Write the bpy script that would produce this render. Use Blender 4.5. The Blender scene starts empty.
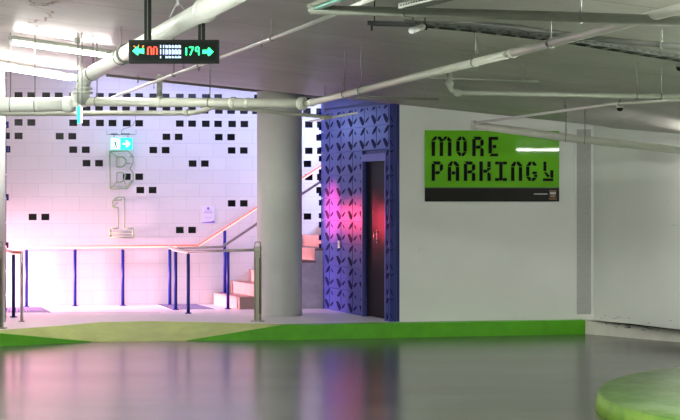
import bpy, math, random
from mathutils import Vector, Matrix
random.seed(7)
PI = math.pi
F = 1800.0; CZ = 1.7; HX = 340.0; HY = 198.0; FZ = 0.175   # focal length in px, eye height, horizon, lobby floor height
col = bpy.context.scene.collection

# ------------------------------------------------------------------ survey helpers (pixel -> place)
def S(px, py, Y): return Vector(((px-HX)*Y/F, Y, CZ+(HY-py)*Y/F))
def G(px, py, z=FZ):
    Y = F*(CZ-z)/(py-HY); return Vector(((px-HX)*Y/F, Y, z))
def ceil_z(X, Y): return 2.93-.1045*X+.06*max(0, Y-22.2)-.10*max(0, X-3.2)
def atc(px, py, d):
    Y = 4.0
    while Y < 40:
        p = S(px, py, Y)
        if p.z >= ceil_z(p.x, p.y)-d: return p
        Y += .02
    return S(px, py, 25)
def on_line(px, P, D):      # where the vertical plane through P along D meets the sight line of column px
    m = (px-HX)/F           # X = m Y
    t = (m*P[1]-P[0])/(D[0]-m*D[1]); return P[0]+t*D[0], P[1]+t*D[1], t

# ------------------------------------------------------------------ materials
def nodes(name):
    m = bpy.data.materials.new(name); m.use_nodes = True
    nt = m.node_tree; b = nt.nodes['Principled BSDF']; return m, nt, b
def N(nt, t, **k):
    n = nt.nodes.new(t)
    for a, v in k.items():
        if a in n.inputs: n.inputs[a].default_value = v
        else: setattr(n, a, v)
    return n
def mat(name, c, rough=.5, metal=0, var=.12, scale=6, bump=0, c2=None, rv=0, spec=None, coat=0, bscale=None, stretch=None):
    m, nt, b = nodes(name); L = nt.links.new
    tc = N(nt, 'ShaderNodeTexCoord'); src = tc.outputs['Object']
    if stretch:
        mp = N(nt, 'ShaderNodeMapping'); mp.inputs['Scale'].default_value = stretch; L(src, mp.inputs['Vector']); src = mp.outputs[0]
    nz = N(nt, 'ShaderNodeTexNoise', Scale=scale, Detail=6.0, Roughness=.6); L(src, nz.inputs['Vector'])
    rp = N(nt, 'ShaderNodeValToRGB'); L(nz.outputs['Fac'], rp.inputs['Fac'])
    e = rp.color_ramp.elements; e[0].position = .3; e[1].position = .7
    cc = c2 or tuple(x*(1-var) for x in c)
    e[0].color = (*cc, 1); e[1].color = (*c, 1); L(rp.outputs[0], b.inputs['Base Color'])
    b.inputs['Roughness'].default_value = rough; b.inputs['Metallic'].default_value = metal
    if spec is not None: b.inputs['Specular IOR Level'].default_value = spec
    if coat: b.inputs['Coat Weight'].default_value = coat; b.inputs['Coat Roughness'].default_value = .045
    if rv:
        mr = N(nt, 'ShaderNodeMapRange'); mr.inputs['To Min'].default_value = rough-rv; mr.inputs['To Max'].default_value = rough+rv
        L(nz.outputs['Fac'], mr.inputs['Value']); L(mr.outputs[0], b.inputs['Roughness'])
    if bump:
        nb = N(nt, 'ShaderNodeTexNoise', Scale=bscale or scale*6, Detail=4.0); L(src, nb.inputs['Vector'])
        bp = N(nt, 'ShaderNodeBump', Strength=bump, Distance=.01); L(nb.outputs['Fac'], bp.inputs['Height']); L(bp.outputs[0], b.inputs['Normal'])
    return m
def emis(name, c, s):
    m, nt, b = nodes(name)
    b.inputs['Base Color'].default_value = (*c, 1); b.inputs['Emission Color'].default_value = (*c, 1)
    b.inputs['Emission Strength'].default_value = s; b.inputs['Roughness'].default_value = .4
    return m

M = {}
M['green_kerb'] = mat('green_kerb_paint', (.10, .46, .004), .42, var=.25, scale=5, bump=.3)
M['ramp'] = mat('pale_green_ramp_paint', (.58, .68, .22), .6, var=.25, scale=3, bump=.3)
M['white_kerb'] = mat('dirty_white_kerb_paint', (.90, .87, .79), .6, scale=5, c2=(.78, .74, .66), bump=.2)
M['scuff'] = mat('dark_scuff', (.07, .065, .05), .8, scale=20)
M['lobby_floor'] = mat('pale_lobby_paving', (.84, .83, .84), .38, var=.08, scale=3, bump=.05)
M['concrete'] = mat('grey_concrete', (.72, .72, .70), .75, var=.3, scale=6, bump=.3)
M['brick'] = mat('red_brown_step_paving', (.36, .23, .19), .6, var=.2, scale=12, bump=.2)
M['column'] = mat('grey_white_column_paint', (.82, .85, .81), .55, var=.10, scale=2.0, bump=.06)
M['column_w'] = mat('white_column_paint', (.75, .75, .74), .55, var=.06, scale=2.0, bump=.06)
M['steel'] = mat('brushed_steel', (.42, .40, .36), .35, metal=.9, var=.15, scale=30)
M['steel_post'] = mat('stainless_post', (.36, .34, .27), .38, metal=.75, var=.2, scale=14, stretch=(6, 6, .5))
M['blue_post'] = mat('blue_post_paint', (.010, .018, .22), .4, var=.1, spec=.3)
M['rail'] = mat('satin_rail_steel', (.46, .43, .42), .35, metal=.7, var=.1)
M['rail_pink'] = mat('rail_salmon_glow', (.85, .26, .18), .45, var=.05)  # salmon glow of the light strip painted onto the steel rail
M['led_pink'] = emis('salmon_led', (1, .50, .38), 1.1)
M['blue_panel'] = mat('blue_metal_panel', (.035, .065, .34), .45, metal=.2, var=.10, scale=3, rv=.04)
M['navy'] = mat('navy_tab_hole_shade', (.004, .007, .07), .7, var=.2, spec=.1)  # shade inside the cut-outs painted as flat navy; the tabs share it
M['shaded_blue'] = mat('shaded_panel_blue', (.008, .016, .17), .5, metal=.2, var=.2)  # darker panel blue: shade of the unlit end put into the colour
M['door'] = mat('dark_door_paint', (.008, .007, .007), .5, var=.3, scale=4, spec=.12)
M['frame'] = mat('door_frame_metal', (.10, .11, .40), .45, metal=.3)
M['pipe'] = mat('grey_white_pipe_paint', (.66, .66, .58), .33, var=.12, scale=8, bump=.05)
M['pipe_g'] = mat('dull_green_grey_pipe', (.22, .235, .19), .42, var=.2, scale=8)
M['pipe_w'] = mat('white_pipe_paint', (.84, .84, .80), .30, var=.08, scale=8)
M['pipe_d'] = mat('dark_grey_conduit', (.12, .125, .11), .45, var=.2, scale=8)
M['tray'] = mat('dark_tray_steel', (.05, .055, .045), .6, var=.3, spec=.2)
M['tray_r'] = mat('tray_rung_steel', (.16, .17, .15), .6, var=.3, spec=.2)
M['galv'] = mat('galvanised_steel', (.26, .27, .24), .5, metal=.3, var=.25, scale=18)
M['dark'] = mat('black_metal', (.008, .010, .009), .5, var=.2, spec=.15)
M['tube'] = emis('lit_fluorescent_tube', (1, .97, .90), 105)
M['tube_n'] = emis('lit_tube', (.96, 1, .91), 640)
M['tube_r'] = emis('lit_tube_dimmer', (1, 1, .95), 115)
M['tube_dim'] = mat('turquoise_sheen_tube', (.20, .55, .44), .25, var=.1)  # turquoise reflection painted into the tube colour
M['housing'] = mat('white_lamp_housing', (.42, .43, .38), .5, var=.1)
M['sign_green'] = mat('sign_green', (.15, .52, .006), .6, var=.03, scale=2, coat=.35, spec=.2)
M['sign_black'] = mat('sign_black', (.012, .010, .009), .5, var=.2, scale=20, spec=.2)
M['letter'] = mat('letter_black', (.007, .006, .006), .6, var=.3, scale=20, spec=.12)
M['gold'] = mat('logo_gold', (.45, .25, .10), .5); M['pale'] = mat('small_print_white', (.6, .6, .58), .5)
M['screen'] = mat('led_screen_black', (.004, .008, .006), .5, var=.2, spec=.1)
M['led_g'] = emis('led_green', (.02, 1, .25), 2.6); M['led_r'] = emis('led_red', (1, .05, .02), 2.4)
M['led_w'] = emis('led_white', (.50, .68, 1), 1.25); M['led_o'] = emis('led_orange', (1, .28, .03), 1.5)
M['exit_t'] = emis('exit_turquoise', (.02, .80, .62), .8); M['exit_w'] = emis('exit_white', (.95, 1, 1), .85)
M['wire'] = mat('pale_green_wire', (.30, .46, .24), .4, var=.1)
M['paper'] = mat('poster_paper', (.78, .76, .88), .6, var=.02); M['purple'] = mat('poster_purple', (.26, .17, .66), .6)
M['purple_l'] = mat('poster_lilac', (.50, .44, .78), .6)
M['stud'] = mat('tactile_stud', (.10, .09, .26), .6); M['matbase'] = mat('tactile_base', (.72, .70, .76), .6)
M['strip_grey'] = mat('joint_cover_metal', (.50, .51, .49), .5, var=.25, scale=60)
M['strip_rim'] = mat('joint_cover_rim', (.86, .86, .82), .5, var=.04)
M['white_plastic'] = mat('white_plastic', (.7, .7, .7), .4, var=.04)

def mat_wall():   # painted wall, scuffed towards the foot
    m, nt, b = nodes('painted_wall'); L = nt.links.new
    tc = N(nt, 'ShaderNodeTexCoord')
    n1 = N(nt, 'ShaderNodeTexNoise', Scale=1.3, Detail=5.0); L(tc.outputs['Object'], n1.inputs['Vector'])
    rp = N(nt, 'ShaderNodeValToRGB'); e = rp.color_ramp.elements
    e[0].position = .3; e[0].color = (.78, .79, .76, 1); e[1].position = .7; e[1].color = (.83, .84, .81, 1)
    L(n1.outputs['Fac'], rp.inputs['Fac'])
    mp = N(nt, 'ShaderNodeMapping'); mp.inputs['Scale'].default_value = (1.6, 1.6, 7)
    L(tc.outputs['Object'], mp.inputs['Vector'])
    n2 = N(nt, 'ShaderNodeTexNoise', Scale=1.5, Detail=8.0, Roughness=.7); L(mp.outputs[0], n2.inputs['Vector'])
    r2 = N(nt, 'ShaderNodeValToRGB'); e = r2.color_ramp.elements
    e[0].position = .66; e[0].color = (0, 0, 0, 1); e[1].position = .74; e[1].color = (.5, .5, .5, 1)
    L(n2.outputs['Fac'], r2.inputs['Fac'])
    mx = N(nt, 'ShaderNodeMix', data_type='RGBA'); L(r2.outputs[0], mx.inputs[0]); L(rp.outputs[0], mx.inputs[6])
    mx.inputs[7].default_value = (.42, .41, .36, 1); L(mx.outputs[2], b.inputs['Base Color'])
    b.inputs['Roughness'].default_value = .55
    nb = N(nt, 'ShaderNodeTexNoise', Scale=40.0); L(tc.outputs['Object'], nb.inputs['Vector'])
    bp = N(nt, 'ShaderNodeBump', Strength=.08, Distance=.01); L(nb.outputs['Fac'], bp.inputs['Height']); L(bp.outputs[0], b.inputs['Normal'])
    return m
M['wall'] = mat_wall()

def mat_ceiling():
    m, nt, b = nodes('painted_slab'); L = nt.links.new
    tc = N(nt, 'ShaderNodeTexCoord'); sx = N(nt, 'ShaderNodeSeparateXYZ'); L(tc.outputs['Object'], sx.inputs[0])
    def math_(op, a, bb, **k):
        n = N(nt, 'ShaderNodeMath', operation=op)
        for i, v in enumerate((a, bb)):
            if isinstance(v, (int, float)): n.inputs[i].default_value = v
            elif v is not None: L(v, n.inputs[i])
        return n.outputs[0]
    n1 = N(nt, 'ShaderNodeTexNoise', Scale=.8, Detail=8.0, Roughness=.62); L(tc.outputs['Object'], n1.inputs['Vector'])
    rp = N(nt, 'ShaderNodeValToRGB'); e = rp.color_ramp.elements
    e[0].position = .32; e[0].color = (.29, .28, .25, 1); e[1].position = .62; e[1].color = (.41, .40, .37, 1)
    L(n1.outputs['Fac'], rp.inputs['Fac'])
    v = math_('SUBTRACT', sx.outputs[1], math_('MULTIPLY', sx.outputs[0], .21))
    fr = math_('FRACT', math_('DIVIDE', math_('SUBTRACT', v, 14.62), 2.02), None)
    line = math_('LESS_THAN', math_('ABSOLUTE', math_('SUBTRACT', fr, .5), None), .010)
    # cracks: contour of a noise, kept only where another noise is high
    n2 = N(nt, 'ShaderNodeTexNoise', Scale=1.1, Detail=7.0, Roughness=.65); L(tc.outputs['Object'], n2.inputs['Vector'])
    ab = math_('ABSOLUTE', math_('SUBTRACT', n2.outputs['Fac'], .5), None)
    cr = N(nt, 'ShaderNodeMapRange'); cr.inputs['From Max'].default_value = .012; cr.inputs['To Min'].default_value = 1; cr.inputs['To Max'].default_value = 0
    L(ab, cr.inputs['Value'])
    mk = N(nt, 'ShaderNodeMapRange'); mk.inputs['From Min'].default_value = .52; mk.inputs['From Max'].default_value = .6
    n3 = N(nt, 'ShaderNodeTexNoise', Scale=.35, Detail=2.0); L(tc.outputs['Object'], n3.inputs['Vector']); L(n3.outputs['Fac'], mk.inputs['Value'])
    crk = math_('MULTIPLY', cr.outputs[0], mk.outputs[0])
    fac = math_('MAXIMUM', math_('MULTIPLY', line, .6), math_('MULTIPLY', crk, .55))
    mx = N(nt, 'ShaderNodeMix', data_type='RGBA'); L(fac, mx.inputs[0]); L(rp.outputs[0], mx.inputs[6])
    mx.inputs[7].default_value = (.13, .09, .06, 1)
    n4 = N(nt, 'ShaderNodeTexNoise', Scale=1.6, Detail=9.0, Roughness=.7); n4.inputs['Distortion'].default_value = .8
    mp4 = N(nt, 'ShaderNodeMapping'); mp4.inputs['Scale'].default_value = (1.4, .5, 1); L(tc.outputs['Object'], mp4.inputs['Vector']); L(mp4.outputs[0], n4.inputs['Vector'])
    s4 = N(nt, 'ShaderNodeMapRange'); s4.inputs['From Min'].default_value = .57; s4.inputs['From Max'].default_value = .72; s4.inputs['To Max'].default_value = .55; L(n4.outputs['Fac'], s4.inputs['Value'])
    mx4 = N(nt, 'ShaderNodeMix', data_type='RGBA'); L(s4.outputs[0], mx4.inputs[0]); L(mx.outputs[2], mx4.inputs[6]); mx4.inputs[7].default_value = (.30, .24, .19, 1)
    L(mx4.outputs[2], b.inputs['Base Color'])
    b.inputs['Roughness'].default_value = .42
    nb = N(nt, 'ShaderNodeTexNoise', Scale=3.0, Detail=5.0); L(tc.outputs['Object'], nb.inputs['Vector'])
    bp = N(nt, 'ShaderNodeBump', Strength=.08, Distance=.02); L(nb.outputs['Fac'], bp.inputs['Height']); L(bp.outputs[0], b.inputs['Normal'])
    return m
M['ceiling'] = mat_ceiling()

def mat_pavement():
    m, nt, b = nodes('sealed_garage_floor'); L = nt.links.new
    tc = N(nt, 'ShaderNodeTexCoord')
    mp = N(nt, 'ShaderNodeMapping'); mp.inputs['Scale'].default_value = (.25, .9, 1); L(tc.outputs['Object'], mp.inputs['Vector'])
    n1 = N(nt, 'ShaderNodeTexNoise', Scale=1.2, Detail=6.0, Roughness=.6); L(mp.outputs[0], n1.inputs['Vector'])
    rp = N(nt, 'ShaderNodeValToRGB'); e = rp.color_ramp.elements
    e[0].position = .3; e[0].color = (.07, .074, .062, 1); e[1].position = .7; e[1].color = (.115, .12, .10, 1)
    L(n1.outputs['Fac'], rp.inputs['Fac']); L(rp.outputs[0], b.inputs['Base Color'])
    mr = N(nt, 'ShaderNodeMapRange'); mr.inputs['To Min'].default_value = .17; mr.inputs['To Max'].default_value = .25
    L(n1.outputs['Fac'], mr.inputs['Value']); L(mr.outputs[0], b.inputs['Roughness'])
    b.inputs['Specular IOR Level'].default_value = .7
    nb = N(nt, 'ShaderNodeTexNoise', Scale=60.0, Detail=2.0); L(tc.outputs['Object'], nb.inputs['Vector'])
    bp = N(nt, 'ShaderNodeBump', Strength=.10, Distance=.002); L(nb.outputs['Fac'], bp.inputs['Height']); L(bp.outputs[0], b.inputs['Normal'])
    return m
M['pavement'] = mat_pavement()

def mat_island():
    m, nt, b = nodes('worn_green_paint'); L = nt.links.new
    tc = N(nt, 'ShaderNodeTexCoord')
    mp = N(nt, 'ShaderNodeMapping'); mp.inputs['Scale'].default_value = (1, .55, 1); L(tc.outputs['Object'], mp.inputs['Vector'])
    n1 = N(nt, 'ShaderNodeTexNoise', Scale=2.2, Detail=7.0, Roughness=.65); L(mp.outputs[0], n1.inputs['Vector'])
    rp = N(nt, 'ShaderNodeValToRGB'); e = rp.color_ramp.elements
    e[0].position = .34; e[0].color = (.05, .12, .02, 1); e[1].position = .66; e[1].color = (.21, .31, .14, 1)
    k = e.new(.5); k.color = (.11, .21, .05, 1)
    L(n1.outputs['Fac'], rp.inputs['Fac']); L(rp.outputs[0], b.inputs['Base Color'])
    b.inputs['Roughness'].default_value = .42
    bp = N(nt, 'ShaderNodeBump', Strength=.3, Distance=.01); L(n1.outputs['Fac'], bp.inputs['Height']); L(bp.outputs[0], b.inputs['Normal'])
    return m
M['island'] = mat_island()
M['island_side'] = mat('lit_green_kerb_paint', (.24, .42, .03), .5, scale=5, c2=(.11, .27, .02), bump=.3)  # side made brighter: light on the kerb face put into the paint

def mat_tiles(s0, z0):
    m, nt, b = nodes('white_wall_tiles'); L = nt.links.new
    tc = N(nt, 'ShaderNodeTexCoord'); sx = N(nt, 'ShaderNodeSeparateXYZ'); L(tc.outputs['Object'], sx.inputs[0])
    cb = N(nt, 'ShaderNodeCombineXYZ')
    a = N(nt, 'ShaderNodeMath', operation='SUBTRACT'); L(sx.outputs[0], a.inputs[0]); a.inputs[1].default_value = s0
    c = N(nt, 'ShaderNodeMath', operation='SUBTRACT'); L(sx.outputs[2], c.inputs[0]); c.inputs[1].default_value = z0
    L(a.outputs[0], cb.inputs[0]); L(c.outputs[0], cb.inputs[1])
    br = N(nt, 'ShaderNodeTexBrick'); L(cb.outputs[0], br.inputs['Vector'])
    br.offset = .5; br.squash = 1
    br.inputs['Scale'].default_value = 1; br.inputs['Brick Width'].default_value = .379; br.inputs['Row Height'].default_value = .1903
    br.inputs['Mortar Size'].default_value = .0028; br.inputs['Mortar Smooth'].default_value = .2
    br.inputs['Color1'].default_value = (.74, .74, .74, 1); br.inputs['Color2'].default_value = (.71, .71, .715, 1); br.inputs['Mortar'].default_value = (.58, .57, .59, 1)
    L(br.outputs[0], b.inputs['Base Color']); b.inputs['Roughness'].default_value = .35
    return m

# ------------------------------------------------------------------ mesh builder
class MB:
    def __init__(s): s.v = []; s.f = []; s.m = []; s.sm = []
    def add(s, vs, fs, mi=0, smooth=False):
        o = len(s.v); s.v += [tuple(v) for v in vs]
        for f in fs: s.f.append(tuple(i+o for i in f)); s.m.append(mi); s.sm.append(smooth)
        return s
    def prism(s, pts, z0, z1, mi=0):           # pts: xy loop (counter-clockwise seen from above); z1 number or list
        n = len(pts); za = z0 if isinstance(z0, (list, tuple)) else [z0]*n; zb = z1 if isinstance(z1, (list, tuple)) else [z1]*n
        vs = [(p[0], p[1], z) for p, z in zip(pts, za)]+[(p[0], p[1], z) for p, z in zip(pts, zb)]
        fs = [tuple(range(n))[::-1], tuple(range(n, 2*n))]+[(i, (i+1) % n, n+(i+1) % n, n+i) for i in range(n)]
        return s.add(vs, fs, mi)
    def box(s, c, d, ax=None, mi=0):            # centre, full dims, axes
        ax = ax or (Vector((1, 0, 0)), Vector((0, 1, 0)), Vector((0, 0, 1))); c = Vector(c)
        vs = [c+ax[0]*(d[0]/2*i)+ax[1]*(d[1]/2*j)+ax[2]*(d[2]/2*k) for k in (-1, 1) for i, j in ((-1, -1), (1, -1), (1, 1), (-1, 1))]
        return s.add(vs, [(3, 2, 1, 0), (4, 5, 6, 7), (0, 1, 5, 4), (1, 2, 6, 5), (2, 3, 7, 6), (3, 0, 4, 7)], mi)
    def bbox(s, c, d, ax=None, r=.006, mi=0):   # box with chamfered edges along its third axis
        ax = ax or (Vector((1, 0, 0)), Vector((0, 1, 0)), Vector((0, 0, 1))); c = Vector(c)
        a, b = d[0]/2, d[1]/2
        lp = [(-a+r, -b), (a-r, -b), (a, -b+r), (a, b-r), (a-r, b), (-a+r, b), (-a, b-r), (-a, -b+r)]
        vs = [c+ax[0]*x+ax[1]*y-ax[2]*(d[2]/2) for x, y in lp]+[c+ax[0]*x+ax[1]*y+ax[2]*(d[2]/2) for x, y in lp]
        n = 8
        return s.add(vs, [tuple(range(n))[::-1], tuple(range(n, 2*n))]+[(i, (i+1) % n, n+(i+1) % n, n+i) for i in range(n)], mi)
    def tube(s, pts, r, n=12, mi=0, cap=True):
        P = [Vector(p) for p in pts]; R = r if isinstance(r, (list, tuple)) else [r]*len(P)
        d0 = (P[1]-P[0]).normalized(); up = Vector((0, 0, 1)) if abs(d0.z) < .9 else Vector((1, 0, 0))
        A = d0.cross(up).normalized(); vs = []
        for i, p in enumerate(P):
            d = (P[min(i+1, len(P)-1)]-P[max(i-1, 0)]).normalized()
            A = (A-d*A.dot(d)).normalized(); B = d.cross(A)
            k = 1.0
            if 0 < i < len(P)-1:
                c = (P[i+1]-P[i]).normalized().dot((P[i]-P[i-1]).normalized()); k = min(1.5, 1/max(.5, math.sqrt((1+c)/2)))
            vs += [p+(A*math.cos(2*PI*j/n)+B*math.sin(2*PI*j/n))*R[i] for j in range(n)]
        fs = [(i*n+j, i*n+(j+1) % n, (i+1)*n+(j+1) % n, (i+1)*n+j) for i in range(len(P)-1) for j in range(n)]
        s.add(vs, fs, mi, True)
        if cap:
            o = len(s.v)-len(vs)
            s.f.append(tuple(o+j for j in range(n))[::-1]); s.m.append(mi); s.sm.append(False)
            s.f.append(tuple(o+(len(P)-1)*n+j for j in range(n))); s.m.append(mi); s.sm.append(False)
        return s
    def plate(s, O, U, V, W, poly, d0, d1, mi=0):   # 2-D polygon in the frame O,U,V; thickness from d0 to d1 along W
        n = len(poly)
        vs = [O+U*x+V*y+W*d0 for x, y in poly]+[O+U*x+V*y+W*d1 for x, y in poly]
        return s.add(vs, [tuple(range(n))[::-1], tuple(range(n, 2*n))]+[(i, (i+1) % n, n+(i+1) % n, n+i) for i in range(n)], mi)
    def build(s, name, mats, parent=None, rec=True, bevel=0, origin=None):
        me = bpy.data.meshes.new(name); org = Vector(origin) if origin is not None else Vector((0, 0, 0))
        me.from_pydata([tuple(Vector(v)-org) for v in s.v], [], s.f); me.update()
        for mm in (mats if isinstance(mats, (list, tuple)) else [mats]): me.materials.append(mm)
        for p, mi, sm in zip(me.polygons, s.m, s.sm): p.material_index = mi; p.use_smooth = sm
        import bmesh
        if rec:
            bm = bmesh.new(); bm.from_mesh(me); bmesh.ops.recalc_face_normals(bm, faces=bm.faces[:]); bm.to_mesh(me); bm.free()
        o = bpy.data.objects.new(name, me); col.objects.link(o); o.location = org
        if parent is not None:
            o.parent = parent; o.location = org-world_loc(parent)
        if bevel:
            b = o.modifiers.new('bevel', 'BEVEL'); b.width = bevel; b.segments = 2; b.limit_method = 'ANGLE'
        return o
def world_loc(o):
    l = Vector(o.location)
    while o.parent: o = o.parent; l += o.location
    return l
def tag(o, label, cat, group=None):
    o['label'] = label; o['category'] = cat
    if group: o['group'] = group
    return o
def thing(name, label, cat, loc=(0, 0, 0), group=None):
    o = bpy.data.objects.new(name, None); col.objects.link(o); o.location = loc; o.empty_display_size = .1
    return tag(o, label, cat, group)
def struct(o): o['kind'] = 'structure'; return o
def copy_tree(o, parent=None):
    c = o.copy(); col.objects.link(c)
    if parent: c.parent = parent
    for ch in list(o.children): copy_tree(ch, c)
    return c

# ------------------------------------------------------------------ the plan of the place
U = Vector((1, .17, 0)).normalized()                    # along the main wall
WALL0 = Vector((.69, 22.19, 0)); CORN = Vector((3.19, 22.19+.17*(3.19-.69), 0))
RDIR = Vector((3.94-CORN.x, 20.87-CORN.y, 0)).normalized()
Nw = Vector((U.y, -U.x, 0))                             # main wall normal, towards the garage
KERB = [G(-40, 348.5, 0), G(90, 343, 0), G(190, 341, 0), G(280, 340, 0), G(585, 334, 0)]
FAR = Vector((-.263, 24.95, 0)); NEAR = Vector((.612, 22.18, 0))
BD = (NEAR-FAR).normalized(); BN = Vector((BD.y, -BD.x, 0))
if BN.x > 0: BN = -BN                                   # blue screen faces the lobby (left)
BW0 = Vector((-4.45, 25.35, 0)); BU = Vector((1, .18, 0)).normalized(); BWN = Vector((BU.y, -BU.x, 0))

# floor of the driveway
m = MB(); m.prism([(-16, -6), (14, -6), (14, 30), (-16, 30)], -.3, 0); struct(m.build('floor', M['pavement']))
# ceiling slab
xs = sorted(set([-16+2*i for i in range(16)]+[3.2])); ys = [-6, 0, 6, 12, 18, 22.2, 26, 30]
m = MB(); nx = len(xs); vs = [(x, y, ceil_z(x, y)) for y in ys for x in xs]+[(x, y, ceil_z(x, y)+.35) for y in ys for x in xs]
n0 = nx*len(ys); fs = []
for j in range(len(ys)-1):
    for i in range(nx-1):
        a = j*nx+i; fs.append((a, a+nx, a+nx+1, a+1)); fs.append((n0+a, n0+a+1, n0+a+nx+1, n0+a+nx))
for i in range(nx-1): fs += [(i, i+1, n0+i+1, n0+i), ((len(ys)-1)*nx+i, n0+(len(ys)-1)*nx+i, n0+(len(ys)-1)*nx+i+1, (len(ys)-1)*nx+i+1)]
for j in range(len(ys)-1): fs += [(j*nx, n0+j*nx, n0+(j+1)*nx, (j+1)*nx), (j*nx+nx-1, (j+1)*nx+nx-1, n0+(j+1)*nx+nx-1, n0+j*nx+nx-1)]
m.add(vs, fs); struct(m.build('ceiling', M['ceiling']))

# lobby floor slab: its front edge is the kerb, with the dropped ramp cut out
P_in = [G(0, 330.4), G(60, 326), G(100, 322.5), G(150, 321.3), G(210, 322.6), G(268, 324.2)]
KT = lambda p: Vector((p.x, p.y, FZ))
kerb_end = KERB[4]
KOFF = Vector((-.04, .17, 0))                            # the painted kerb stone is this deep
lob = [(-16, 17.8)] + [(KERB[0].x-.6, KERB[0].y+.12)] + [(p.x, p.y) for p in (P_in)] + [(KERB[3].x+.0, KERB[3].y+.16), (kerb_end.x, kerb_end.y+.16), (6, 24), (6, 29), (-16, 29)]
m = MB(); m.prism(lob, 0.0, FZ); struct(m.build('floor_lobby', M['lobby_floor']))
# dropped-kerb ramp (pale green) : a sloped skin with thickness
kl = G(-2, 346.6, 0); kl_t = Vector((kl.x, kl.y, FZ))
A0 = KT(G(-40, 336.5)); A1 = KT(G(0, 333.6)); A2 = G(92, 342, 0); A3 = G(186, 340.8, 0); A4 = G(278, 326.5)
A2.z = A3.z = .004
front = [A0, A1, A2, A3, A4]
back = [Vector((A0.x-.1, A0.y+.6, FZ)), P_in[0], P_in[1], P_in[2], P_in[3], P_in[4], P_in[5]]
m = MB()
FR = [Vector((KERB[0].x, KERB[0].y, .150)), Vector((G(0, 346.3, 0).x, G(0, 346.3, 0).y, .150)), A2, A3, Vector((KERB[3].x, KERB[3].y, FZ))]
loop = FR+[Vector((KERB[3].x, KERB[3].y+.17, FZ))]+[Vector((p.x, p.y, FZ+.001)) for p in reversed(P_in)]+[Vector((FR[0].x, FR[0].y+.5, FZ))]
n = len(loop)
top = [Vector(p)+Vector((0, 0, .003)) for p in loop]; bot = [Vector((p.x, p.y, -.02)) for p in loop]
# triangulate by hand: fan between the front line and the back line
fr_i = [0, 1, 2, 3, 4, 5]; bk = list(range(6, n))       # bk: P5,P4,P3,P2,P1,P0,backleft
tri = [(4, 5, 6), (4, 6, 3), (3, 6, 7), (3, 7, 8), (3, 8, 2), (2, 8, 9), (2, 9, 10), (2, 10, 11), (2, 11, 1), (1, 11, 12), (1, 12, 0)]
m.add(top+bot, tri+[tuple(reversed([i+n for i in t])) for t in tri]+[(i, (i+1) % n, n+(i+1) % n, n+i) for i in range(n)])
# ramp skin; front vertical faces of its raised ends are the kerb faces
struct(m.build('floor_ramp', M['ramp']))
def kerb(name, a, b, za0, zb0, mt, depth=.17, proud=.012):
    d = (b-a); d.z = 0; d.normalize(); nn = Vector((-d.y, d.x, 0))
    p = [a-nn*proud, b-nn*proud, b+nn*depth, a+nn*depth]
    mm = MB(); mm.prism([(q.x, q.y) for q in p], -.02, [za0, zb0, zb0, za0]); return struct(mm.build(name, mt, bevel=.006))
kerb('trim_1', KERB[3], KERB[4], FZ+.002, FZ+.002, M['green_kerb'], .20)
kerb('trim_2', A3, KERB[3], .006, FZ+.002, M['green_kerb'], .012)
kerb('trim_3', FR[1]+Vector((-4, -1.2, 0)), FR[1], .151, .151, M['green_kerb'], .012)
kerb('trim_4', FR[1], A2, .151, .006, M['green_kerb'], .012)
# white kerb under the right wall
KR0 = KERB[4]; KR1 = G(680, 342.3, 0); dR = (KR1-KR0).normalized(); KR2 = KR0+dR*16
mm = MB(); wr = RDIR; wl0 = CORN; wl1 = CORN+RDIR*16
mm.prism([(KR0.x, KR0.y), (KR2.x, KR2.y), (wl1.x+.3, wl1.y), (wl0.x+.2, wl0.y+.25), (KR0.x, KR0.y+.25)], -.02, FZ)
struct(mm.build('trim_5', M['white_kerb'], bevel=.012))
# dark scuffs along the white kerb arris
mm = MB(); un = Vector((dR.y, -dR.x, 0)); un = un if un.y < 0 else -un
for k in range(40):
    t = random.triangular(.1, 3.2, 1.0); h = random.triangular(.10, .168, .16); w = random.uniform(.03, .16)
    o = KR0+dR*t+un*.001; o.z = h
    mm.plate(o, dR, Vector((0, 0, 1)), un, [(0, 0), (w*.4, .003), (w, .001), (w*.8, .008), (w*.3, .009)], 0, .001)
for k in range(7):
    t = random.uniform(.05, 1.9); h = random.uniform(.2, .30); w = random.uniform(.05, .25); rn = Vector((RDIR.y, -RDIR.x, 0)); rn = rn if rn.y < 0 else -rn
    o = CORN+RDIR*t+rn*.001; o.z = h
    mm.plate(o, RDIR, Vector((0, 0, 1)), rn, [(0, 0), (w*.4, .002), (w, .001), (w*.8, .005), (w*.3, .006)], 0, .001)
sc_ = mm.build('trim_6', M['scuff']); struct(sc_)

# main wall, right wall
def wall(name, a, b, nn, z0, mt, t=.22):               # nn: visible side normal
    p = [a, b, b-nn*t, a-nn*t]; zt = [ceil_z(q.x, q.y)+.05 for q in p]
    mm = MB(); mm.prism([(q.x, q.y) for q in p], z0, zt); return struct(mm.build(name, mt))
RN = Vector((RDIR.y, -RDIR.x, 0)); RN = RN if RN.y < 0 else -RN
wall('wall_middle', WALL0-U*.0, CORN+U*.05, Nw, FZ, M['wall'])
wall('wall_right', CORN-RDIR*.05, CORN+RDIR*16, RN, FZ, M['wall'])
# left side wall of the garage and a wall closing the lobby on the left, both out of frame
mm = MB(); mm.prism([(-9.2, 24.3), (-9, 24.3), (-9, 29), (-9.2, 29)], FZ, 4.2); struct(mm.build('wall_left', M['wall']))

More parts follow.
